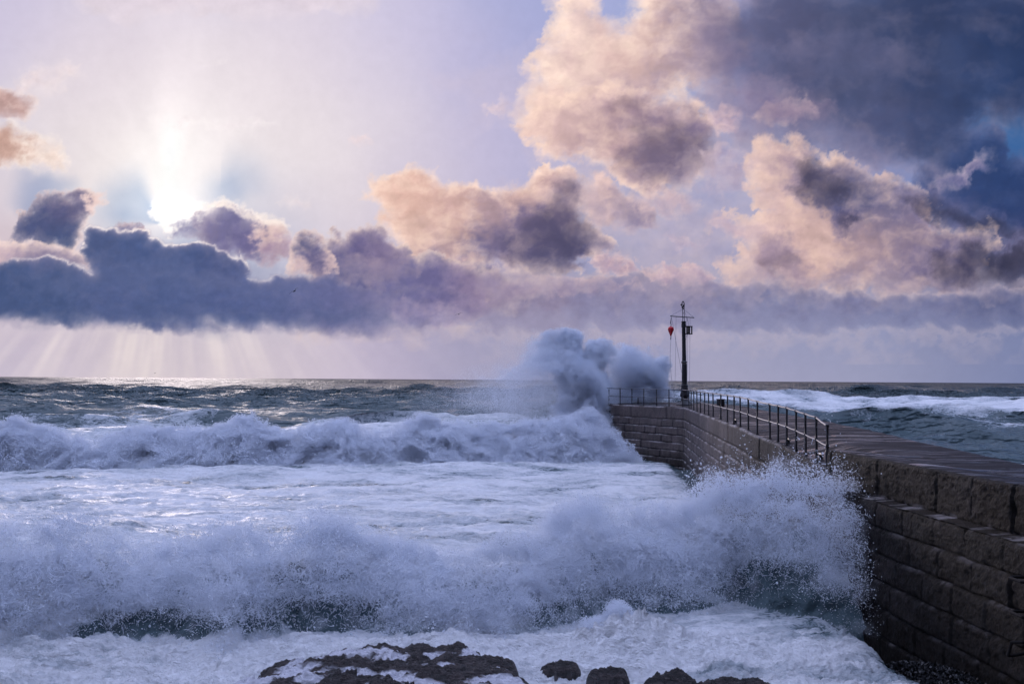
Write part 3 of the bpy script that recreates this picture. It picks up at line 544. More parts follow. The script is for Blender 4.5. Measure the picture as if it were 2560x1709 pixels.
def build_pier():
    root = empty('stone_pier', (10,30,3.7), label='long dark granite pier of stepped masonry curving out to sea under the railing', cat='pier')
    n = len(IN_); near = sstep(24.3,21.,IN_[:,1]); ztop = IN_[:,2]
    # rows of the wall: (depth below top for the lower part, outward step, course)
    rows = []; CH = .50
    def add(d, o, c, l=0.): rows.append((d,o,c,l))
    for d in np.linspace(0,.78,24): add(d, 0., 0)
    for t in np.linspace(.04,1,9): add(.78+.02*t, t, .5, 1.)     # the ledge (width scaled by 'near')
    nc = 11
    for c in range(nc):
        a = .80+c*CH
        for q, d in enumerate(np.linspace(a+.008, a+CH-.006, 13)): add(d, 1., c+1)
    rows = np.array(rows); D, O, C, Lg = rows.T
    J, I = np.meshgrid(np.arange(len(rows)), np.arange(n), indexing='ij')
    arc = ARC[I]; course = np.floor(C[J]); ist = C[J]==.5; nr = near[I]
    bl = np.where(course==0, 1.25, 1.05+.25*hash01(course,3.)); ph = hash01(course,7.)*bl
    bi = np.floor((arc+ph)/bl); fr = (arc+ph)/bl-bi; jd = np.minimum(fr,1-fr)*bl
    joint = np.exp(-(jd/.022)**2)
    z0_ = 0; dl = D[J]-(.80+(course-1)*CH); dl = np.where(course==0, D[J], dl); hh = np.where(course==0,.78,CH)
    hj = np.minimum(np.abs(dl), np.abs(hh-dl)); hjo = np.exp(-(hj/.026)**2)*(~ist)
    x = IN_[I,0]; y = IN_[I,1]; z = ztop[I]-D[J]*np.where(D[J]<=.8,1.,1.)
    # far part: top course is .5 high like the rest, its courses follow the top
    z = ztop[I]-D[J]
    rough = .040*fbm3(x*3.3,y*3.3,z*3.6,6,.78)+.018*billow3(x*1.1,y*1.1,z*3.,3)
    batter = .008*np.maximum(course,0)+.02*np.maximum(D[J]-.8,0)+nr*.03*np.maximum(course,0)
    off = nr*O[J]*(.33)*1.0+(1-nr)*O[J]*.01+batter+(hash01(bi,course)-.5)*.05-joint*.035-hjo*.035*(1-nr*(course==0)*.3)+rough*(.6+.7*nr)
    rnd = .025*np.exp(-(np.abs(dl)/.05))*(~ist)
    off = off-rnd
    off = np.where(D[J]==0, off-.02, off)
    z = z-.02*fbm2(arc*1.3,course*3.1,3)*(D[J]>0)-.035*(hash01(bi,course+9)-.5)*(hj<.1)*0
    X = x+NRM[I,0]*off; Y = y+NRM[I,1]*off
    V = np.stack([X,Y,z],-1); me = mesh_np('wall', (V-np.array([10,30,3.7])).reshape(-1,3), grid_faces(len(rows), n))
    wet = np.clip(sstep(52,26,Y)*.85+.15+.5*sstep(1.2,.3,z)+.25*fbm3(x*.4,y*.4,z*.8,3),0,1)  # wetter near end and foot; near-to-far tone partly paints in differing light
    fattr(me,'wet',wet); fattr(me,'joint',np.clip(joint+hjo*.8,0,1))
    far = sstep(26,34,Y)
    fattr(me,'ledge_shine', np.clip(np.exp(-((dl-.035)/.040)**2)*far*(~ist)*1.*sstep(-.4,.35,fbm2(arc*.7,course*5.,3)) + np.exp(-((D[J]-.775)/.035)**2)*nr*(Y<22.5)*(Y>14.5)*sstep(.0,.3,fbm2(arc*1.4+5,course,4,.6))+.42*np.exp(-((dl-.02)/.022)**2)*nr*(course>1)*sstep(-.1,.4,fbm2(arc*1.1,course*4.,4,.6)) ,0,1))  # course and ledge tops that carry the painted sky shine
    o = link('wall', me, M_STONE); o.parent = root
    # deck
    ns = 90; s = np.linspace(0,1,ns)**.9; Si, Ii = np.meshgrid(s, np.arange(n), indexing='ij')
    top = V[0]; bx = top[Ii,0]*(1-Si)+OU_[Ii,0]*Si; by = top[Ii,1]*(1-Si)+OU_[Ii,1]*Si
    W = np.hypot(OU_[:,0]-IN_[:,0],OU_[:,1]-IN_[:,1])[Ii]; dist = Si*W
    zt = ztop[Ii]; zl = 3.72+0*zt; blend = sstep(.15,1.5,dist)
    zl = np.where(IN_[Ii,1]<23.6, 3.83-.10*blend, zt*(1-blend)+3.73*blend)
    a2 = ARC[Ii]; r = np.floor(a2/.95); fr = a2/.95-r; bl2 = 1.6; b2 = np.floor((dist+hash01(r,2.)*bl2)/bl2); f2 = (dist+hash01(r,2.)*bl2)/bl2-b2
    jt = np.maximum(np.exp(-(np.minimum(fr,1-fr)*.95/.03)**2), np.exp(-(np.minimum(f2,1-f2)*bl2/.03)**2))
    zz = zl+(hash01(r,b2)-.5)*.018-.012*jt+.004*fbm2(bx*2,by*2,5)+.012*fbm2(bx*.5,by*.5,3)
    zz = np.where(Si==0, top[Ii,2], zz); zz = np.where(Si==1, zz-.03, zz)
    DV = np.stack([bx,by,zz],-1); me = mesh_np('deck', (DV-np.array([10,30,3.7])).reshape(-1,3), grid_faces(ns, n, True)); fattr(me,'joint',jt)
    link('deck', me, M_DECK).parent = root
    # outer wall
    rz = np.linspace(0,6,40); Rz, Ii = np.meshgrid(rz, np.arange(n), indexing='ij'); tp = DV[-1]
    tn = np.gradient(tp[:,:2],axis=0); tn /= np.linalg.norm(tn,axis=1,keepdims=True)+1e-9; nn = np.stack([tn[:,1],-tn[:,0]],1)
    q = .04*fbm3(tp[Ii,0]*2,tp[Ii,1]*2,Rz*2,4)+.05*Rz+.03*np.floor(Rz/.5)*0.5
    q[0] = 0
    OV = np.stack([tp[Ii,0]+nn[Ii,0]*q, tp[Ii,1]+nn[Ii,1]*q, tp[Ii,2]-Rz],-1); me = mesh_np('seaward_wall', (OV-np.array([10,30,3.7])).reshape(-1,3), grid_faces(40,n,True))
    fattr(me,'wet',np.full(Rz.shape,.9)); fattr(me,'joint',np.exp(-((np.abs(((Rz+.25)%.5)-.25))/.03)**2)); fattr(me,'ledge_shine',0*Rz)
    link('seaward_wall', me, M_STONE).parent = root
    tt = np.linspace(0,1,60)[None,:,None]; a_ = V[:,-1][:,None]; b_ = np.stack([np.interp(-V[:,-1,2],-OV[:,-1,2],OV[:,-1,j]) for j in range(3)],-1)[:,None]
    EV = a_*(1-tt)+b_*tt; me = mesh_np('end_wall', (EV-np.array([10,30,3.7])).reshape(-1,3), grid_faces(len(rows),60))
    fattr(me,'wet',np.full(EV.shape[:2],.6)); fattr(me,'joint',0*EV[...,0]); fattr(me,'ledge_shine',0*EV[...,0]); link('end_wall', me, M_STONE).parent = root
build_pier(); print('pier', time.time()-T0)
def inner_at(par):                              # point on the pier's inner edge by outline parameter
    i = np.searchsorted(PAR, par); i = min(max(i,0),len(PAR)-1); return IN_[i], NRM[i]

# ---------------------------------------------------------------- railing
def build_railing():
    root = empty('pier_railing', (9,45,3.7), label='black iron two-bar railing following the curved inner edge of the pier', cat='railing')
    # post feet measured along the outline, near end to the far left
    ys = [24.1,25.2,26.9,28.4,29.9,31.2,32.4,34.3,36.2,38.2,40.1,42.2,44.6,47.7,49.8,52.0,54.2,56.4,58.5,60.4,62.0]
    feet = []
    for yy in ys:
        i = int(np.argmin(np.abs(IN_[:len(IN_)*2//3*1+99999,1][:np.argmax(IN_[:,1]>62.8)]-yy))); p = IN_[i]; nn = NRM[i]
        feet.append(Vector((p[0]-nn[0]*(.05 if yy<26 else .14), p[1]-nn[1]*(.05 if yy<26 else .14), p[2])))
    i0 = int(np.argmax(IN_[:,1]>62.8)); a0 = ARC[i0]; a = a0+1.3
    while a < ARC[-1]-.3:
        i = int(np.searchsorted(ARC,a)); p = IN_[i]; nn = NRM[i]; feet.append(Vector((p[0]-nn[0]*.16,p[1]-nn[1]*.16,p[2]))); a += 1.32
    rs = np.random.RandomState(3); tops = []; mids = []
    for k, f in enumerate(feet):
        near = k<21; h = 1.12 if k else .98; lean = Vector(rs.uniform(-.018,.018,3)); lean.z = 0
        r = .033 if near else .034
        t = f+Vector((0,0,h))+lean; md = f+Vector((0,0,h*.50))+lean*.5; tops.append(t); mids.append(md)
        m = MB().tube([f-Vector((0,0,.06)), f+Vector((0,0,.03)), f+Vector((0,0,.035)), md-Vector((0,0,.05)), md-Vector((0,0,.03)), md+Vector((0,0,.03)), md+Vector((0,0,.05)), t-Vector((0,0,.04)), t-Vector((0,0,.02)), t+Vector((0,0,.022)), t+Vector((0,0,.034))],
                      [r*1.7,r*1.7,r,r,r*1.35,r*1.35,r,r,r*1.45,r*1.45,r*.6], 10)
        if k==0: m.tube([f+Vector((0,0,-.3)),f+Vector((0,0,.34)),f+Vector((0,0,.40))],[r*1.9,r*1.9,r*1.2],10).lathe([(.01,-.05),(.045,-.03),(.055,0),(.045,.03),(.01,.05)],t,12)
        m.build('post', M_IRON, root)
    for nm, L in (('top_rail',tops),('middle_rail',mids)):
        pts = []
        for k in range(len(L)-1):
            a, b = L[k], L[k+1]
            for t in (0,.5): pts.append(a.lerp(b,t)-Vector((0,0,.012*(t>0))))
        pts.append(L[-1]); MB().tube(pts, (.027 if nm=='top_rail' else .023), 8).build(nm, M_RAIL, root)
build_railing()
def build_chain_fence():
    root = empty('chain_fence', (9,78,3.76), label='low posts with sagging chain on the far side of the pier head', cat='chain fence')
    P = [Vector((x,y,3.74)) for x,y in ((4.2,80.6),(7.0,79.9),(9.9,78.9),(12.3,77.9))]
    for p in P: MB().tube([p,p+Vector((0,0,1.1)),p+Vector((0,0,1.13))],[.035,.03,.015],8).build('post', M_IRON, root)
    for a, b in zip(P,P[1:]):
        for h in (1.02,.55):
            MB().tube([a.lerp(b,t)+Vector((0,0,h-.22*4*t*(1-t))) for t in np.linspace(0,1,13)], .018, 6).build('chain', M_IRON, root)
build_chain_fence()

# ---------------------------------------------------------------- signal mast and what hangs on it
MB0 = Vector((12.15,70.0,3.73))
def mp(px, py, d=70.0):                        # direction measured in the photograph, put at the mast's own distance
    return Vector(((px-512)/996.*d, d, CAMZ-(py-(376.2+6.2*px/1024.))/996.*d))
def build_mast():
    root = empty('signal_mast', MB0, label='tall black cast iron mast with a yard and flared foot at the pier corner', cat='mast')
    H = 7.35; lean = Vector((-.10,0,H)); z = MB0
    def at(h, dx=0.): return z+lean*(h/H)+Vector((dx,0,0))
    prof = [(0,.62),(.05,.60),(.10,.42),(.22,.30),(.38,.24),(.52,.21)]
    MB().lathe([(.64,0),(.64,.04),(.56,.08),(.42,.16),(.32,.28),(.26,.42),(.24,.55)],z,28).build('base', M_MAST, root)
    MB().lathe([(.24,.55),(.30,.58),(.32,.66),(.30,.80),(.25,.92),(.27,1.02),(.27,1.18),(.23,1.26),(.24,1.34),(.24,1.38)],z+Vector((-.01,0,0)),24).build('pedestal', M_MAST, root)
    MB().lathe([(.20,0),(.22,.03),(.19,.06),(.185,.9),(.18,1.55)],at(1.36),20).build('lower_shaft', M_MAST, root)
    MB().lathe([(.155,0),(.205,.05),(.215,.09),(.19,.14),(.155,.17)],at(2.92),20).build('collar', M_MAST, root)
    MB().tube([at(3.02),at(3.6),at(5.5)],[.15,.14,.135],16).build('upper_shaft', M_MAST, root)
    MB().lathe([(.12,0),(.16,.05),(.17,.25),(.15,.34),(.165,.40),(.165,.46)],at(5.42),16).build('cap', M_MAST, root)
    m = MB().tube([at(5.8,-.055),at(6.9,-.055)],.022,6).tube([at(5.8,.06),at(6.95,.06)],.022,6)
    for h in (6.1,6.45,6.8): m.tube([at(h,-.055),at(h,.06)],.018,6)
    m.build('topmast', M_MAST, root)
    c = at(7.02); m = MB().tube([c+Vector((.085*math.cos(a)-.02,0,.27*math.sin(a))) for a in np.linspace(0,2*math.pi,20,endpoint=False)], .032, 8, True)
    m.tube([c+Vector((-.20,0,.02)),c+Vector((-.05,0,.06))],[.045,.05],8).tube([c+Vector((-.08,0,-.2)),c+Vector((.06,0,.05))],.045,8); m.build('hook_fitting', M_MAST, root)
    ya, yb = mp(670.3,315.6), mp(694.4,317.2); MB().tube([ya,yb],.032,8).build('yard', M_MAST, root)
    for e in (ya,yb):
        MB().tube([e,at(6.75)],.011,5).build('stay', M_ROPE, root)
    def rope(a, b, sag=0., r=.009, name='halyard'):
        MB().tube([a.lerp(b,t)+Vector((sag*4*t*(1-t),0,0)) for t in np.linspace(0,1,12)], r, 5).build(name, M_ROPE, root)
    f = lambda px,py: mp(px,py)
    rope(f(676.3,316), f(675,401),.0); rope(f(671.6,316.5), f(681.8,372),.0,.011); rope(f(671.5,335.5), f(675,397),-.18,.011)
    rope(f(688.5,331.5), f(683.5,352),-.05); rope(f(688,332), f(687,398)); rope(f(690.3,316.5),f(689.6,396)); rope(f(686.6,317),f(686.2,396)); rope(f(685,311),f(688.4,322))
    # things hung on it
    b = mp(671.0,330.5); r2 = empty('red_buoy', b, label='red inverted teardrop buoy hanging from the left end of the mast yard', cat='buoy')
    MB().lathe([(.02,-.38),(.045,-.34),(.10,-.20),(.17,-.03),(.21,.08),(.215,.16),(.19,.23),(.12,.29),(.05,.32)],b,20).build('float', M_RED, r2)
    MB().tube([b+Vector((0,0,.31)),b+Vector((.02,0,.45)),b+Vector((-.01,0,.55)),b+Vector((.03,0,.98))],[.03,.02,.035,.012],6).build('shackle', M_IRON, r2)
    MB().tube([b+Vector((0,0,-.36)),b+Vector((-.02,0,-.62))],[.02,.02],6).build('eye_rope', M_IRON, r2)
    c = mp(688.4,329.8); r3 = empty('signal_lantern', c, label='small square black open cage hanging from the right side of the mast yard', cat='lantern')
    MB().box(c+Vector((0,0,.26)),(.24,.22,.035),.3,.01).build('top_plate', M_IRON, r3); MB().box(c+Vector((0,0,-.26)),(.24,.22,.03),.3,.01).build('bottom_plate', M_IRON, r3)
    for sx, sy in ((-1,-1),(1,-1),(1,1),(-1,1)):
        q = Vector((sx*.19,sy*.17,0)); q.rotate(Matrix.Rotation(.3,3,'Z')); MB().box(c+q,(.035,.035,.25),.3).build('corner_bar', M_IRON, r3)
    MB().box(c+Vector((.03,.05,0)),(.05,.10,.25),.3,.01).build('lamp_housing', M_IRON, r3)
    MB().tube([c+Vector((0,0,.28)),c+Vector((0,0,.5)),c+Vector((-.05,0,.95))],.013,5).build('hanger', M_ROPE, r3)
build_mast()
def build_small():
    b = Vector((13.9,66.3,3.73)); r = empty('mooring_bollard', b, label='squat dark square bollard on the pier deck behind the railing', cat='bollard')
    MB().box(b+Vector((0,0,.22)),(.20,.2,.22),.2,.02).build('body', M_IRON, r); MB().box(b+Vector((0,0,.475)),(.235,.235,.035),.2,.015).build('cap', M_IRON, r)
    p, nn = IN_[int(np.argmin(np.abs(IN_[:,1]-70.6)))], 0
    q = Vector((8.9,70.2,3.75)); tag(MB().tube([q,q+Vector((0,0,.5)),q+Vector((.0,0,.53))],[.045,.04,.02],8).build('mooring_post', M_IRON), 'short iron post standing alone behind the far railing left of the mast','post')
    # iron rings and cleats along the edge
    desc = ['small iron cleat at the deck edge under the far end of the near railing','small iron cleat on the deck edge halfway along the railing','small iron cleat on the deck edge below the seventh rail post','heavy iron cleat at the foot of the nearest rail posts']
    first = None
    for k, yy in enumerate((46.0,40.8,30.5,25.9)):
        i = int(np.argmin(np.abs(IN_[:,1]-yy))); p = IN_[i]; n_ = NRM[i]; q = Vector((p[0]-n_[0]*.3,p[1]-n_[1]*.3,p[2]+.02))
        if first is None:
            first = empty('mooring_cleat', q); MB().lathe([(.07,0),(.06,.05),(.045,.08),(.05,.11)],q,12).build('stem', M_IRON, first)
            MB().tube([q+Vector((0,-.18,.10)),q+Vector((0,-.09,.125)),q+Vector((0,.09,.125)),q+Vector((0,.18,.10))],[.022,.034,.034,.022],8).build('horn', M_IRON, first); c = first
        else:
            c = first.copy(); COL.objects.link(c); c.location = q
            for ch in first.children: d = ch.copy(); COL.objects.link(d); d.parent = c
        tag(c, desc[k], 'cleat', 'iron cleats along the pier edge')
    # climbing irons in the near wall
    for k, (y, zz, bent, lb) in enumerate(((14.35,2.63,0,'topmost black iron step jutting from the near pier wall'),(14.25,2.16,0,'middle black iron step jutting from the near pier wall'),(14.35,1.76,1,'lowest black iron step, bent into a hanging loop, on the near pier wall'))):
        i = int(np.argmin(np.abs(IN_[:,1]-y))); p = IN_[i]; n_ = Vector((*NRM[i],0)); t = Vector((*tg[i],0))
        o = Vector((p[0],p[1],zz))+n_*(.62+.04*k); w_ = .20
        a = o-t*w_; b = o+t*w_
        if not bent: pts = [a-n_*.25, a+n_*.16, a+n_*.23+t*.06, b+n_*.23-t*.06, b+n_*.16, b-n_*.25]
        else: pts = [a-n_*.25, a+n_*.2+Vector((0,0,.05)), a+n_*.28+t*.1+Vector((0,0,.02)), b+n_*.22-t*.10+Vector((0,0,-.22)), b+n_*.10+Vector((0,0,-.25)), b-n_*.2+Vector((0,0,-.20))]
        tag(MB().tube(pts, .024, 8).build('iron_step', M_BLACK), lb, 'iron step', 'iron steps set in the pier wall')
    # gulls
    def gull(px, py, d, span, bank, yaw, lb):
        c = mp(px,py,d); b = bmesh.new(); me = bpy.data.meshes.new('gull')
        mb = MB(); body = [(-.30,0,.01),(-.2,0,.0),(-.05,0,0),(.12,0,.01),(.22,0,.03),(.30,0,.03),(.36,0,.02)]
        mb.tube(body,[.012,.05,.075,.07,.045,.04,.008],10)
        for sg in (-1,1):
            L = [(.02,.05,.03,.17),(.06,.30,.12,.15),(.02,.52,.10,.11),(-.08,.72,.04,.03)]; V = []
            for x, yy, zz, ch in L: V += [(x+ch*.5,yy*sg,zz),(x,yy*sg,zz+.015),(x-ch*.5,yy*sg,zz),(x,yy*sg,zz-.01)]
            F = []
            for i in range(3):
                for k in range(4): F.append((i*4+k,i*4+(k+1)%4,i*4+4+(k+1)%4,i*4+4+k))
            F += [(0,1,2,3),(12,13,14,15)]; mb.add(V,F)
        mb.add([(-.25,-.05,0),(-.25,.05,0),(-.40,.07,.0),(-.40,-.07,0),(-.3,0,.02)],[(0,1,2,3),(0,1,4),(1,2,4),(2,3,4),(3,0,4)])
        o = mb.build('gull', M_BIRD); o.data.transform(Matrix.Scale(span/1.44,4)); o.rotation_euler = (bank, -.25, yaw); o.location = c
        tag(o, lb, 'bird', 'gulls over the sea')
    gull(293.3,290.7,75,.95,-.5,1.25,'gull flying before the dark cloud, largest of the birds, left of centre')
    gull(458.5,313.8,95,.75,-.4,1.9,'small gull flying low between the dark cloud and the plume of spray')
    gull(155.2,372.8,130,.6,-.4,1.3,'tiny gull skimming just above the horizon under the sun rays')
build_small()

# ---------------------------------------------------------------- the sea
def hor(px): return 376.2+6.2*px/1024.
def tab(T):                                     # (display x, display y) -> picture units
    T = np.array(T,np.float64)*.43592; return T[:,0], T[:,1]
# near breaker: crest and foot heights against bearing
NCX, NCY = tab([(-300,1180),(0,1195),(100,1200),(200,1215),(280,1235),(330,1262),(400,1245),(500,1228),(600,1222),(700,1215),(780,1205),(830,1228),(900,1242),(1000,1258),(1060,1272),(1150,1245),(1230,1238),(1280,1190),(1330,1152),(1370,1152),(1410,1190),(1480,1185),(1550,1180),(1620,1132),(1700,1120),(1800,1100),(1900,1112),(1970,1140),(2010,1190),(2040,1330),(2100,1420)])
NFX, NFY = tab([(-300,1510),(0,1505),(150,1495),(300,1458),(450,1456),(600,1500),(700,1455),(850,1442),(1000,1464),(1200,1458),(1400,1405),(1600,1402),(1750,1375),(1850,1402),(2000,1432),(2100,1440)])
MCX, MCY = tab([(-200,960),(0,962),(80,965),(150,978),(250,988),(300,982),(400,976),(470,988),(520,962),(590,956),(650,982),(730,962),(800,956),(900,972),(970,956),(1030,966),(1100,964),(1150,972),(1250,966),(1300,952),(1340,930),(1380,925),(1450,945),(1600,1000)])
def zl(x): return .55+0*x
def near_lines(x):                              # foot y, crest y, crest z as functions of world x
    px = 512+996*x/20.; fy = np.interp(px,NFX,NFY); yf = (CAMZ-.5)*996/(fy-hor(px)); yc = yf+1.7
    px2 = 512+996*x/yc; cyy = np.interp(px2,NCX,NCY); zc = CAMZ-(cyy-hor(px2))*yc/996
    return yf, yc, zc
def mid_lines(x):
    yf = np.interp(x,[-60,-29,-18,-8,0,7.5,9.8],[55,57.5,60,62,63.5,64.5,64.7]); yc = yf+2.6
    px2 = 512+996*x/yc; cyy = np.interp(px2,MCX,MCY); zc = CAMZ-(cyy-hor(px2))*yc/996
    return yf, yc, zc
def pier_side(x, y):                            # >0 inside the sheltered side (left of the pier), metres
    xi = np.interp(y, IN_[:np.argmax(IN_[:,1]>62.8),1], IN_[:np.argmax(IN_[:,1]>62.8),0]); return xi-x
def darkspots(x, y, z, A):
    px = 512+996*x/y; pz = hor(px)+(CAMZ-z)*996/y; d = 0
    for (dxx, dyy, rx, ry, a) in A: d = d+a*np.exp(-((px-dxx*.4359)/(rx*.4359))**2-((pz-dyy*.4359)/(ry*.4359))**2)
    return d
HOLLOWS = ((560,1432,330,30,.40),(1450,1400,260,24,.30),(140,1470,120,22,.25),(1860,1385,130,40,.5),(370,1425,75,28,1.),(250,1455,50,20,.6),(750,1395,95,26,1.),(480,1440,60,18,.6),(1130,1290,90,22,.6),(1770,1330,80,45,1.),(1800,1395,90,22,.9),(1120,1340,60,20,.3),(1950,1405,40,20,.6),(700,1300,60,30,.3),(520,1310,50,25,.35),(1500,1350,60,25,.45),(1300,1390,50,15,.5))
rsw = np.random.RandomState(11)
WAVES = []
for k in range(46):
    lam = 3.2*(1.075**k)*rsw.uniform(.92,1.08); th = rsw.normal(0,.33); amp = .019*lam**.95*(1 if lam<11 else (11/lam)**1.05)
    WAVES.append((lam, math.sin(th)*2*math.pi/lam, math.cos(th)*2*math.pi/lam, amp, rsw.uniform(0,2*math.pi)))
for k in range(16):
    lam = 55*(1.07**k)*rsw.uniform(.9,1.1); th = rsw.normal(0,.25); WAVES.append((lam, math.sin(th)*2*math.pi/lam, math.cos(th)*2*math.pi/lam, .34, rsw.uniform(0,2*math.pi)))
def build_sea():
    ys = [12.]
    while ys[-1]<14500:
        y = ys[-1]; st = y*y*1.35e-4
        if y<30: st = max(.045,min(st,.06))
        elif y<58: st = min(st,.30)
        elif y<76: st = .11
        elif y<400: st = min(st, .9)
        elif y<6000: st = min(st, max(3.,y*.011))
        ys.append(y+max(st,.045))
    ys = np.array(ys); nc = 960; s = np.linspace(-1,1,nc); s = np.sign(s)*np.abs(s)**1.08
    Y, S = np.meshgrid(ys, s, indexing='ij'); X = S*(Y*.62+3)
    Y = Y+0*X; x0, y0 = X.copy(), Y.copy()
    Z = np.zeros_like(X); F = np.zeros_like(X)
    sh = pier_side(X,Y); lee = sstep(0,1.5,sh)*sstep(78,66,Y)     # water between the breakers and the wall
    yfm, ycm, zcm = mid_lines(X); yfn, ycn, zcn = near_lines(X)
    # open sea swell
    calm = np.clip(1-sstep(88,66,Y)*sstep(-3,3,sh)*.93,0,1)
    calm = calm*np.where(sh<0, 1.15, 1.)
    res = np.gradient(ys)[:,None]
    dX = 0; dY = 0; H = 0; gust = 1+.5*fbm2(X/60.,Y/90.,3)
    for lam, kx, ky, a, ph in WAVES:
        k = math.hypot(kx,ky); f = np.clip((lam-1.6*res)/(1.6*res),0,1); arg = kx*X+ky*Y+ph; A = a*calm*f*gust*(1 if a!=.34 else sstep(120,420,Y))
        H = H+A*np.cos(arg); dX = dX-A*kx/k*np.sin(arg)*.9; dY = dY-A*ky/k*np.sin(arg)*.9
    H = H+calm*(.35*fbm2(X/26.,Y/13.,4)+.35*billow2(X/9.,Y/4.5,4,.6)*sstep(500,200,Y))
    # big swells on the right beyond the pier
    def ridge(xc, yc, wx, wy, h, sl=0.):
        d = (Y-yc-sl*(X-xc)); return h*np.exp(-((X-xc)/wx)**2)*np.where(d<0, np.exp(-(d/wy)**2), np.exp(-(d/(wy*2.2))**2))
    H = H+ridge(55,230,30,9,2.4,.15)+ridge(112,190,26,8,2.0,-.1)+ridge(150,165,40,8,1.)+ridge(47,112,14,3.2,1.3,.1)+ridge(70,98,16,3.,1.1,-.1)+ridge(33,78,9,2.2,.7)+ridge(-45,130,30,5,.9)+ridge(-120,175,50,6,1.2,.05)
    X = X+dX; Y = Y+dY; Z = Z+H*np.clip(1-(y0-5000)/5000,.0,1)
    far = sstep(130,210,y0)
    crest = np.clip(H/(1.1*gust),-2,2)
    # foam cover, open sea
    Fo = -.30+.20*sstep(.8,1.9,crest)+.25*fbm2(x0/35.,y0/16.,4)-.08*sstep(500,2500,y0)
    Fo = Fo+.72*sstep(135,92,y0+22*fbm2(x0/30.,y0/30.,3))*sstep(5,-5,x0-5)      # white water behind the roller
    r_ = (sh<0)|(x0>12)
    bandf = sstep(100,165,y0+34*fbm2(x0/20.,y0/18.,4))*sstep(280,190,y0+30*fbm2(x0/22.,y0/26.,4))*sstep(28,60,x0)
    nearf = sstep(64,40,y0+8*fbm2(x0/6.,y0/8.,3)); nm = .22*fbm2(x0/9.,y0/5.,4)
    Fr = -.30+.26*crest*.4+.58*bandf+.50*nearf+2.3*nm+.25*sstep(.4,1.4,crest)
    F = np.where(x0>12, np.where(y0>300,Fo,Fr), Fo); t = sstep(8,20,x0); F = Fo*(1-t)+F*t
    # sheltered water: foam field
    Fl = .60+.30*fbm2(x0/5.,y0/4.,4)-.28*sstep(.05,.5,fbm2(x0/7.+5,y0/2.6,4))
    lum = .16*fbm2(x0/1.9,y0/1.1,5,.55)+.10*billow2(x0/3.6,y0/1.7,4)+.22*fbm2(x0/9.,y0/6.,2)
    L = lee*sstep(yfm+1.5,yfm-.5,y0)
    Z = Z*(1-L)+L*(lum*sstep(-.2,1.2,sh)+.12+.38*sstep(30,17,y0)); F = F*(1-lee*sstep(yfm+3,yfm,y0))+lee*sstep(yfm+3,yfm,y0)*Fl
    # mid roller
    q = sstep(8.0,4.6,x0+0*y0)
    def prof(y0, yf, yc, back):
        u = (y0-yf)/(yc-yf); return np.where(u<1, sstep(-.15,1.,u)**.75, np.exp(-((y0-yc)/back)**2))
    puff = .35*billow2(x0/1.6,y0/1.3,5,.6)+.30*fbm2(x0/3.5,y0/2.2,3)
    b = prof(y0+.9*billow2(x0/2.4,y0/6.,4,.6)-.5,yfm,ycm,5.5)*q*(sh>-1); hgt = np.maximum(zcm*.74-.25+.9*puff,.3)
    Z = np.maximum(Z, b*hgt+(1-b)*Z*.3-(b<.02)*9); F = np.maximum(F, np.where(b>.12,.9,F))
    # left shoulder wave
    lw = np.exp(-((x0+17.5)/5.5)**2)*np.where(y0<31,np.exp(-((y0-31)/2.4)**2),np.exp(-((y0-31)/4.)**2)); Z = Z+lw*.9
    # near breaker body
    q = sstep(-.3,1.0,sh+.1); pf = .16*billow2(x0/.55,y0/.5,5,.6)+.16*fbm2(x0/1.4,y0/1.,4)
    b = prof(y0,yfn,ycn,3.2)*q; hb = np.maximum((zcn-.5)*.70+pf-.12,.25)
    Zb = .45+b*hb; Z = np.where(b>.02, np.maximum(Z,Zb), Z)
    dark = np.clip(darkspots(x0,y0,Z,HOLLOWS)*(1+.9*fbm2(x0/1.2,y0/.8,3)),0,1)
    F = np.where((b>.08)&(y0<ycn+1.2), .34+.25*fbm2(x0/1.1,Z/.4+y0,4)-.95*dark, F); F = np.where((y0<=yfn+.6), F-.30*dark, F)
    # foreground
    fg = sstep(20.5,18.5,y0)*lee
    Z = Z+fg*(.10*fbm2(x0/.7,y0/.45,6,.6)+.07*billow2(x0/1.3,y0/.7,5,.55)+.075*billow2(x0/.34,y0/.2,4,.6)+.03*billow2(x0/.12,y0/.08,3,.6))
    m1 = np.exp(-((x0-2.2)/1.2)**2-((y0-18.6)/.7)**2)*.38*(1+.8*billow2(x0/.4,y0/.35,4)); Z = Z+m1
    F = F+fg*(.30+.15*fbm2(x0/1.5,y0/.6,3))-.25*sstep(.1,.6,fbm2(x0/1.6+8,y0/.5,4))*fg*sstep(17.,19.,y0)
    F = F-.30*lee*np.exp(-((x0-6.9)/.9)**2-((y0-17.9)/.8)**2)
    # keep clear of the inside of the masonry
    me = mesh_np('sea', np.stack([X,Y,Z],-1).reshape(-1,3), grid_faces(*X.shape)); fattr(me,'foam',F)
    link('sea', me, M_WATER, kind='structure'); print('sea', X.shape, time.time()-T0)
build_sea()

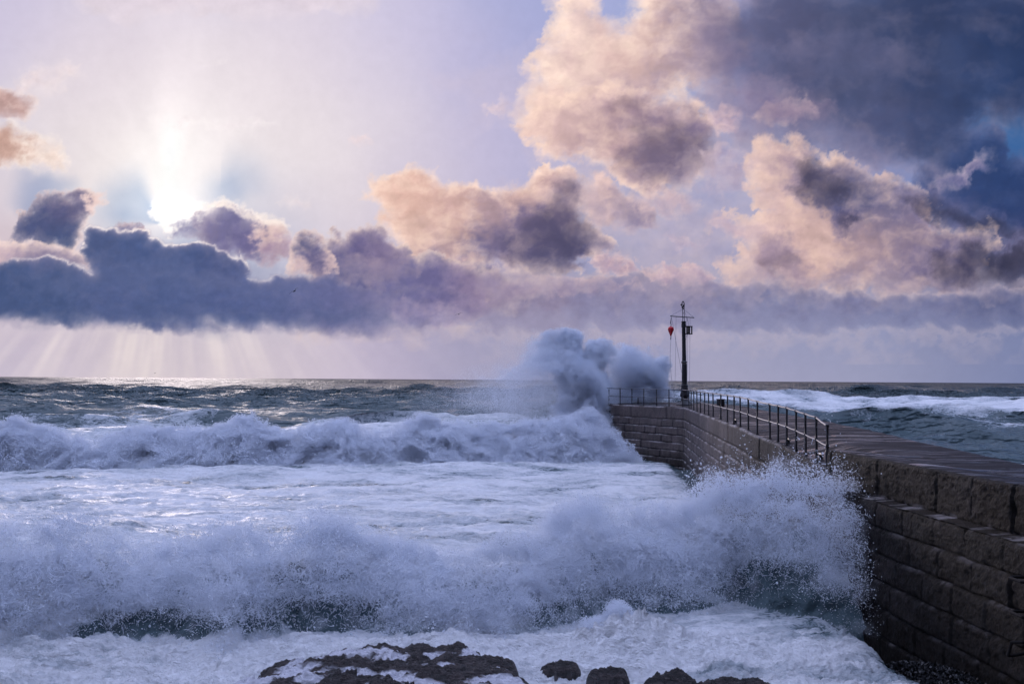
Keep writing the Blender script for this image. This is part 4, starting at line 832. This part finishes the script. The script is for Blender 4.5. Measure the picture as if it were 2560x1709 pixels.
# ---------------------------------------------------------------- spray: very many droplets per cloud, each a sphere of its own
def gn_points():
    g = bpy.data.node_groups.new('droplets','GeometryNodeTree'); g.interface.new_socket('Geometry',in_out='INPUT',socket_type='NodeSocketGeometry'); g.interface.new_socket('Geometry',in_out='OUTPUT',socket_type='NodeSocketGeometry')
    a = g.nodes.new('NodeGroupInput'); b = g.nodes.new('NodeGroupOutput'); m = g.nodes.new('GeometryNodeMeshToPoints'); r = g.nodes.new('GeometryNodeInputNamedAttribute'); r.data_type = 'FLOAT'; r.inputs[0].default_value = 'rad'
    s = g.nodes.new('GeometryNodeSetMaterial'); s.inputs['Material'].default_value = M_SPRAY
    g.links.new(a.outputs[0],m.inputs['Mesh']); g.links.new(r.outputs[0],m.inputs['Radius']); g.links.new(m.outputs[0],s.inputs['Geometry']); g.links.new(s.outputs[0],b.inputs[0]); return g
GN = gn_points()
def droplets(name, P, rad, label, cat):
    me = mesh_np(name, P); fattr(me,'rad',rad); o = link(name, me, M_SPRAY, smooth=False, label=label, cat=cat, kind='stuff')
    md = o.modifiers.new('droplets','NODES'); md.node_group = GN; print(name, len(P), time.time()-T0)
def mist_volume(name, P, r, voxel, dens, nscale, label, cat='mist', col=(.86,.89,.95), con=(5.0,-1.7)):
    m, n = material(name); s = NT(n); v = s.node('VolumePrincipled'); v.inputs['Color'].default_value = (*col,1); v.inputs['Anisotropy'].default_value = .25
    p = s.pos() if False else s.node('TexCoord').outputs['Object']
    f = s.noise(p, nscale, 5, .65, .4); g = s.math('MULTIPLY_ADD', f, con[0], con[1], clamp=False); g = s.math('MINIMUM', s.math('MAXIMUM', g, .04), 2.4)
    at = s.node('Attribute', attribute_name='density').outputs['Fac']
    s.lk(s.math('MULTIPLY', s.math('MULTIPLY', g, at), dens), v.inputs['Density']); v.inputs['Density Attribute'].default_value = ''
    s.lk(v.outputs[0], s.node('OutputMaterial').inputs[1])
    g_ = bpy.data.node_groups.new(name,'GeometryNodeTree'); g_.interface.new_socket('Geometry',in_out='INPUT',socket_type='NodeSocketGeometry'); g_.interface.new_socket('Geometry',in_out='OUTPUT',socket_type='NodeSocketGeometry')
    a = g_.nodes.new('NodeGroupInput'); b = g_.nodes.new('NodeGroupOutput'); q = g_.nodes.new('GeometryNodeMeshToPoints'); ra = g_.nodes.new('GeometryNodeInputNamedAttribute'); ra.data_type = 'FLOAT'; ra.inputs[0].default_value = 'rad'
    pv = g_.nodes.new('GeometryNodePointsToVolume'); pv.resolution_mode = 'VOXEL_SIZE'; pv.inputs['Density'].default_value = 1.; pv.inputs['Voxel Size'].default_value = voxel
    sm = g_.nodes.new('GeometryNodeSetMaterial'); sm.inputs['Material'].default_value = m
    g_.links.new(a.outputs[0],q.inputs['Mesh']); g_.links.new(ra.outputs[0],q.inputs['Radius']); g_.links.new(q.outputs[0],pv.inputs['Points']); g_.links.new(ra.outputs[0],pv.inputs['Radius']); g_.links.new(pv.outputs[0],sm.inputs['Geometry']); g_.links.new(sm.outputs[0],b.inputs[0])
    me = mesh_np(name, P); fattr(me,'rad',r); o = link(name, me, m, smooth=False, label=label, cat=cat, kind='stuff'); o.modifiers.new('mist','NODES').node_group = g_
    print(name, len(P), time.time()-T0)
def thin(P, n): return P[rng.randint(0,len(P),n)]
rng = np.random.RandomState(21)
def near_spray(N=4400000):
    x = rng.uniform(-13.5,8.2,N).astype(np.float32); yf, yc, zc = near_lines(x)
    u = rng.beta(1.6,1.3,N)*1.3            # height fraction of the local crest
    base = .45; z = base+u*(zc-base)
    yl = yf+.1+(yc-yf)*np.clip(u,0,1)**1.2+rng.normal(0,.30,N)
    wx = .35*fbm3(x*.8,yl*.8,z*.8,3); wz = .35*fbm3(x*.8+9,yl*.8,z*.8,3)
    yl = yl-np.clip(x-5.6,0,2.5)*rng.rand(N)**1.5*.55; yl = yl-.42*billow3((x+wx)/.75,yl*0+7.,(z+wz)/.6,4,.6)+.1
    f = fbm3((x+wx)*.55,yl*.55,(z+wz)*.8,3,.55); g = fbm3((x+wx)*2.4,yl*2.4,(z+wz)*2.0,5,.66); h = billow3((x+wx)*5.5,yl*5.5,(z+wz)*4.5,3,.6)
    edge = .98+.34*f+.26*g
    dens = sstep(edge+.16,edge-.20,u)*(.05+.95*sstep(-.28,.30,g+.30*h-.12))
    thr = .010*sstep(1.35,.9,u)*(h>.2)
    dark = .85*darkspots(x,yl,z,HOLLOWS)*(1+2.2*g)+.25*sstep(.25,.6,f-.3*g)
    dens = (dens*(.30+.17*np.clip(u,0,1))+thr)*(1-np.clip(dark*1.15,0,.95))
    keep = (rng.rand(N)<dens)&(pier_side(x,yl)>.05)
    x, yl, z = x[keep], yl[keep], z[keep]; n = len(x)
    rad = np.clip(np.exp(rng.normal(-5.35,.5,n)),.0022,.028)
    return np.stack([x,yl,z],1), rad
P, r = near_spray(); Q = thin(P,9000); mist_volume('wave_mist', Q, rng.uniform(.07,.20,9000), .05, .75, 1.8, 'soft mist hanging in the nearest breaking wave')
droplets('wave_spray', P, r, 'grainy white spray of the nearest breaking wave from the left edge to the pier wall','spray')
def strands(n, steps, px, jit, step, rmin, rmax, fall):
    """threads of water: chains of touching beads following a swirling field"""
    x = (px*.4359-512)/996*21.; yf, yc, zc = near_lines(x); P = np.stack([x+0*yc, *jit(x,yf,yc,zc)],1).astype(np.float32)
    d = rng.normal(0,1,(n,3))*np.array([.8,.4,.8]); d[:,2] += .25; d /= np.linalg.norm(d,axis=1,keepdims=True); out = []; rr = []
    ph = rng.uniform(0,6.3,n); r0 = np.exp(rng.uniform(math.log(rmin),math.log(rmax),n)); L = rng.randint(max(3,steps//4),steps,n)
    for k in range(steps):
        c = np.stack([noise3(P[:,0]*3.5+j*19,P[:,1]*3.5,P[:,2]*3.5) for j in range(3)],1); d = d+c*.45; d[:,2] -= fall; d /= np.linalg.norm(d,axis=1,keepdims=True)
        r = r0*(.45+.75*np.abs(np.sin(ph+k*.33)))*(1-.5*k/L); P = P+d*(step*(r0/rmin)**.5)[:,None]; ok = k<L
        out.append(P[ok].copy()); rr.append(r[ok])
    P = np.concatenate(out); r = np.maximum(np.concatenate(rr),.003); ok = pier_side(P[:,0],P[:,1])>.02; return P[ok], r[ok]
def crest_px(n):
    c = rng.rand(n); return np.where(c<.40, rng.uniform(1580,2010,n), np.where(c<.55, rng.normal(800,55,n), np.where(c<.68, rng.normal(1340,60,n), rng.uniform(0,2000,n))))
n1 = 5600; cp = crest_px(n1)
P, r = strands(n1, 20, cp, lambda x,yf,yc,zc: (yc+rng.normal(0,.35,n1), zc-.22+rng.exponential(1,n1)*np.where((cp>1585),.20,.10)), .008, .0035, .0085, .02)
k = rng.randint(0,len(P),30000); P = np.concatenate([P, P[k]+rng.normal(0,.13,(30000,3))]); r = np.concatenate([r, np.clip(np.exp(rng.normal(-5.1,.55,30000)),.002,.024)]); ok = pier_side(P[:,0],P[:,1])>.02
droplets('flying_droplets', P[ok], r[ok], 'torn threads and beads of water thrown up above the nearest wave','droplets')
n2 = 24000
P, r = strands(n2, 24, rng.uniform(-40,2010,n2), lambda x,yf,yc,zc: (yf+.0+rng.rand(n2)*.9, .55+rng.rand(n2)**1.2*(zc-.7)), .0075, .003, .0085, .03)
droplets('wave_threads', P, r, 'stringy white threads of foam tearing across the face of the nearest wave','foam threads')
_top = int(np.argmax(IN_[:,1]>64.2))
def mid_spray(N=4400000):
    x = rng.uniform(-36,9.8,N).astype(np.float32); yf, yc, zc = mid_lines(x); u = rng.beta(1.2,1.1,N)*1.35; z = .05+u*(zc-.05)
    y = yf+.1+(yc-yf)*np.clip(u,0,1)**1.2+rng.normal(0,.55,N)
    wx = .7*fbm3(x*.35,y*.35,z*.35,3); wz = .6*fbm3(x*.35+9,y*.35,z*.35,3)
    y = y-1.5*billow3((x+wx)/2.4,y*0+3.,(z+wz)/1.9,4,.6)+.4
    f = fbm3((x+wx)*.28,y*.28,(z+wz)*.4,3,.55); g = billow3((x+wx)*.75,y*.75,(z+wz)*.8,5,.62); h = fbm3((x+wx)*1.6,y*1.6,(z+wz)*1.6,4,.6)
    edge = .80+.28*f+.22*g; dens = sstep(edge+.08,edge-.14,u)*(.04+.96*sstep(-.15,.35,.7*g+.6*h+.3*f))
    xl_ = 4.9+(3.9-z)*.95+1.0*h; xi = np.interp(y,IN_[_top:,1],IN_[_top:,0]); keep = (rng.rand(N)<dens*.40)&(x<xl_)&(x<np.where(y>64.2,xi,9.9)-.05); P = np.stack([x,y,z],1)[keep]; n = len(P); return P, np.clip(np.exp(rng.normal(-4.3,.4,n)),.005,.04)
P, r = mid_spray(); Q = thin(P,22000); mist_volume('roller_mist', Q, rng.uniform(.08,.24,22000), .10, .62, 1.3, 'soft mist smoking off the far roller of foam', 'mist', (.86,.89,.95), (8.,-3.2))
droplets('roller_spray', P, r, 'wide white roller of foam breaking beyond the foam field up to the pier head','spray')
def blobs(BL, N, rad, d0, amp=1.):
    out = []; rr = []; vol = [a[2]*a[3]*a[4]*a[5] for a in BL]; tot = sum(vol)
    for (px, py, rx, ry, ry3, w, dd, soft), v in zip(BL, vol):
        n = int(N*v/tot); d = d0+dd; k = d/996.
        q = rng.normal(size=(n,3)); q /= np.linalg.norm(q,axis=1,keepdims=True); q *= (rng.rand(n,1)**(1/3.))*1.6
        c = np.array([(px-512)*k, d, CAMZ-(py-hor(px))*k]); sc = np.array([rx*k,ry3*k,ry*k]); P = c+q*sc
        W = np.stack([fbm3(P[:,0]*.42+j*31,P[:,1]*.42,P[:,2]*.42,4,.6) for j in range(3)],1)*1.5*amp
        rr_ = np.linalg.norm((P+W-c)/sc,axis=1); Q = P+W*.5
        g = billow3(Q[:,0]*.9,Q[:,1]*.9,Q[:,2]*.9,5,.65); h = fbm3(Q[:,0]*2.2,Q[:,1]*2.2,Q[:,2]*2.2,4,.62)
        e = .92+.22*g+.10*h; de = sstep(e+.07+soft,e-.08-soft,rr_)*(.25+.75*sstep(-.35,.25,g+.8*h+.1))*(1-.55*soft)
        keep = rng.rand(n)<de; P = P[keep]; out.append(P); rr.append(np.clip(np.exp(rng.normal(math.log(rad),.35,len(P))),rad*.4,rad*2.4))
    return np.concatenate(out), np.concatenate(rr)
PLUME = [ # px, py, rx, ry, depth r, weight, distance offset, softness
 (590,452,34,16,26,1.2,-1,.15),(585,425,27,24,24,1.1,-.5,.12),(588,400,19,26,18,1.1,0,.10),(584,382,20,18,18,1.,0,.10),(572,370,22,14,16,.9,0,.18),(556,366,22,11,14,.7,0,.3),(536,370,22,10,14,.45,0,.5),(518,378,18,9,14,.25,0,.6),
 (560,347,17,13,16,1.1,2.5,.12),(588,364,17,12,16,1.1,2.,.12),(544,358,18,10,16,.7,1.5,.3),(570,340,9,9,12,1.1,2.5,.05),(548,350,16,12,14,.7,2.5,.3),(578,356,10,12,12,1.1,2.5,.05),(592,352,9,8,12,1.1,3,.05),(604,354,11,10,12,1.1,3,.05),(598,372,12,18,12,1.1,3,.08),(608,385,12,14,12,1.,3,.1),
 (632,372,26,22,20,.8,5,.16),(652,374,15,18,16,1.,5,.05),(645,392,26,14,18,.9,5,.2),(615,395,30,12,16,.9,4,.2),(638,358,22,10,14,.35,5,.5),(672,398,12,8,12,.4,5,.5)]
PLUME = [(a,b,c*1.04,d*1.04,e,w,dd,so*1.0+.07) for a,b,c,d,e,w,dd,so in PLUME]
P, r = blobs(PLUME, 3600000, .0105, 71.5); Q, _ = blobs([b for b in PLUME if b[7]<.32], 120000, .01, 71.5); Q = thin(Q,22000); mist_volume('plume_mist', Q, rng.uniform(.08,.22,22000), .085, .95, 1.5, 'dense mist inside the plume of spray at the pier head', 'mist', (.78,.85,.95), (9.,-3.7))
droplets('spray_plume', P, r, 'tall billowing plume of spray exploding against the far end of the pier','plume')
MIST = [(520,395,50,22,60,.10,0,.6),(490,388,40,16,60,.06,0,.6),(550,400,40,24,50,.14,0,.6),(470,405,50,12,60,.05,0,.6),(560,372,50,30,40,.10,1,.6),(650,385,34,26,30,.10,6,.6)]
P, r = blobs(MIST, 2600000, .0045, 73, 1.6); droplets('drifting_mist', P, r, 'thin mist of fine spray drifting left of the plume over the sea','mist')
SPL = [(615,610,14,12,18,1.,0,.2),(600,618,22,7,18,.8,0,.2),(640,622,18,6,16,.6,0,.2),(1018,672,7,12,12,1.,-1,.1)]
P, r = blobs(SPL, 60000, .006, 18.8, .12); droplets('foam_splash', P, r, 'small splash of white foam leaping in front of the nearest wave behind the rocks','splash')

# ---------------------------------------------------------------- rocks in the foreground, weed at the wall
def rock(cx, cy, rx, ry, zb, h, seed, label, rot=0., n=170, foam=0., tilt=0.):
    a = np.linspace(-1,1,n); U, V = np.meshgrid(a,a); r = np.hypot(U,V); U = U*(np.maximum(abs(U),abs(V))/np.maximum(r,1e-6)); V = V*(np.maximum(abs(a)[None,:]+0*V,abs(a)[:,None]+0*V)/np.maximum(r,1e-6))
    r = np.hypot(U,V); ang = np.arctan2(V,U); k = 1+.28*fbm2(np.cos(ang)*1.7+seed,np.sin(ang)*1.7,4); X0 = U*rx*k; Y0 = V*ry*k
    ca, sa = math.cos(rot), math.sin(rot); X = X0*ca-Y0*sa; Y = X0*sa+Y0*ca
    wv = .22*fbm2(X*1.1+seed,Y*1.1,4,.55); u = X*.40+Y*.92+wv
    st = u*2.6/max(ry,.5)*.9+.35*fbm2(X*.9+seed,Y*2.2,4); fl = np.floor(st); fr = st-fl; lev = hash01(fl,seed)-.5
    step = lev*.55+.55*(fr**1.6)                      # slabs that rise gently and break off steeply
    crag = fbm2(X*2.1+seed*3,Y*4.2,6,.6); fine = billow2(X*5+seed,Y*11,4,.6)
    body = np.clip(1-r**5.0,0,1)**.5
    z = h*(body*(.55+.50*step+(.34 if rx>1 else .62)*crag)+(.10 if rx>1 else .26)*fine*body)+tilt*X*body-.22*(1-body)-.35*sstep(.92,1.,r)
    me = mesh_np('rock', np.stack([X,Y,z],-1).reshape(-1,3), grid_faces(n,n))
    gz = np.abs(np.gradient(z,axis=0))*n/(2*ry); flat = sstep(1.0,.25,gz)
    fattr(me,'foam', np.clip((.30+foam+.45*fbm2(X*.9+seed,Y*1.7,3)-.25*sstep(.6,1.,z/h))*(.55+.45*(foam>.2)),0,1.))
    o = link('rock', me, M_ROCK, label=label, cat='rock', group='rocks in the surf'); o.location = (cx,cy,zb); return o
rock(-2.0,15.85,2.35,1.85,.62,.40,1.,'broad dark wet slate rock streaked with foam, largest rock at the bottom edge',.16,420,.36,.06)
rock(.86,17.0,.36,.28,.55,.17,5.,'small dark rock in the foam nearest the right end of the broad rock',.1,240,.09)
rock(1.62,16.6,.36,.24,.55,.16,9.,'small dark rock in the foam, second to the right of the broad rock',-.15,240,.09)
rock(2.58,16.2,.50,.34,.52,.21,13.,'middle-sized dark rock in the foam, third to the right of the broad rock',.2,260,.10)
rock(3.55,15.85,.72,.36,.60,.15,17.,'low dark rock at the bottom edge, rightmost of the rocks',0.,240,.12)
def weed():
    n = 60000; out = []
    y = rng.uniform(12.5,18.0,n); i = np.searchsorted(IN_[:,1],y); t = (y-12.5)/5.5
    z = .2+rng.rand(n)**1.4*(.55*np.sin(np.clip(t*3.1,0,3.14))**.7+.15); off = .75+.35*rng.rand(n)*(1.5-z); x = IN_[i,0]+NRM[i,0]*off
    g = billow3(x*3,y*3,z*3,3); k = g>-.05; c = np.stack([x,y,z],1)[k]; m = len(c)
    a = rng.normal(0,.016,(m,3)); b = rng.normal(0,.008,(m,3)); a[:,2] -= .02
    V = np.stack([c-b,c+b,c+a+b,c+a-b],1).reshape(-1,3); me = mesh_np('seaweed', V, np.arange(4*m).reshape(-1,4))
    link('seaweed', me, mat_plain('wet black weed',(.010,.010,.012),.35,0,.01,40,.5), smooth=False, label='black wet seaweed clinging to the foot of the near pier wall', cat='seaweed', kind='stuff')
weed()
print('done', time.time()-T0)
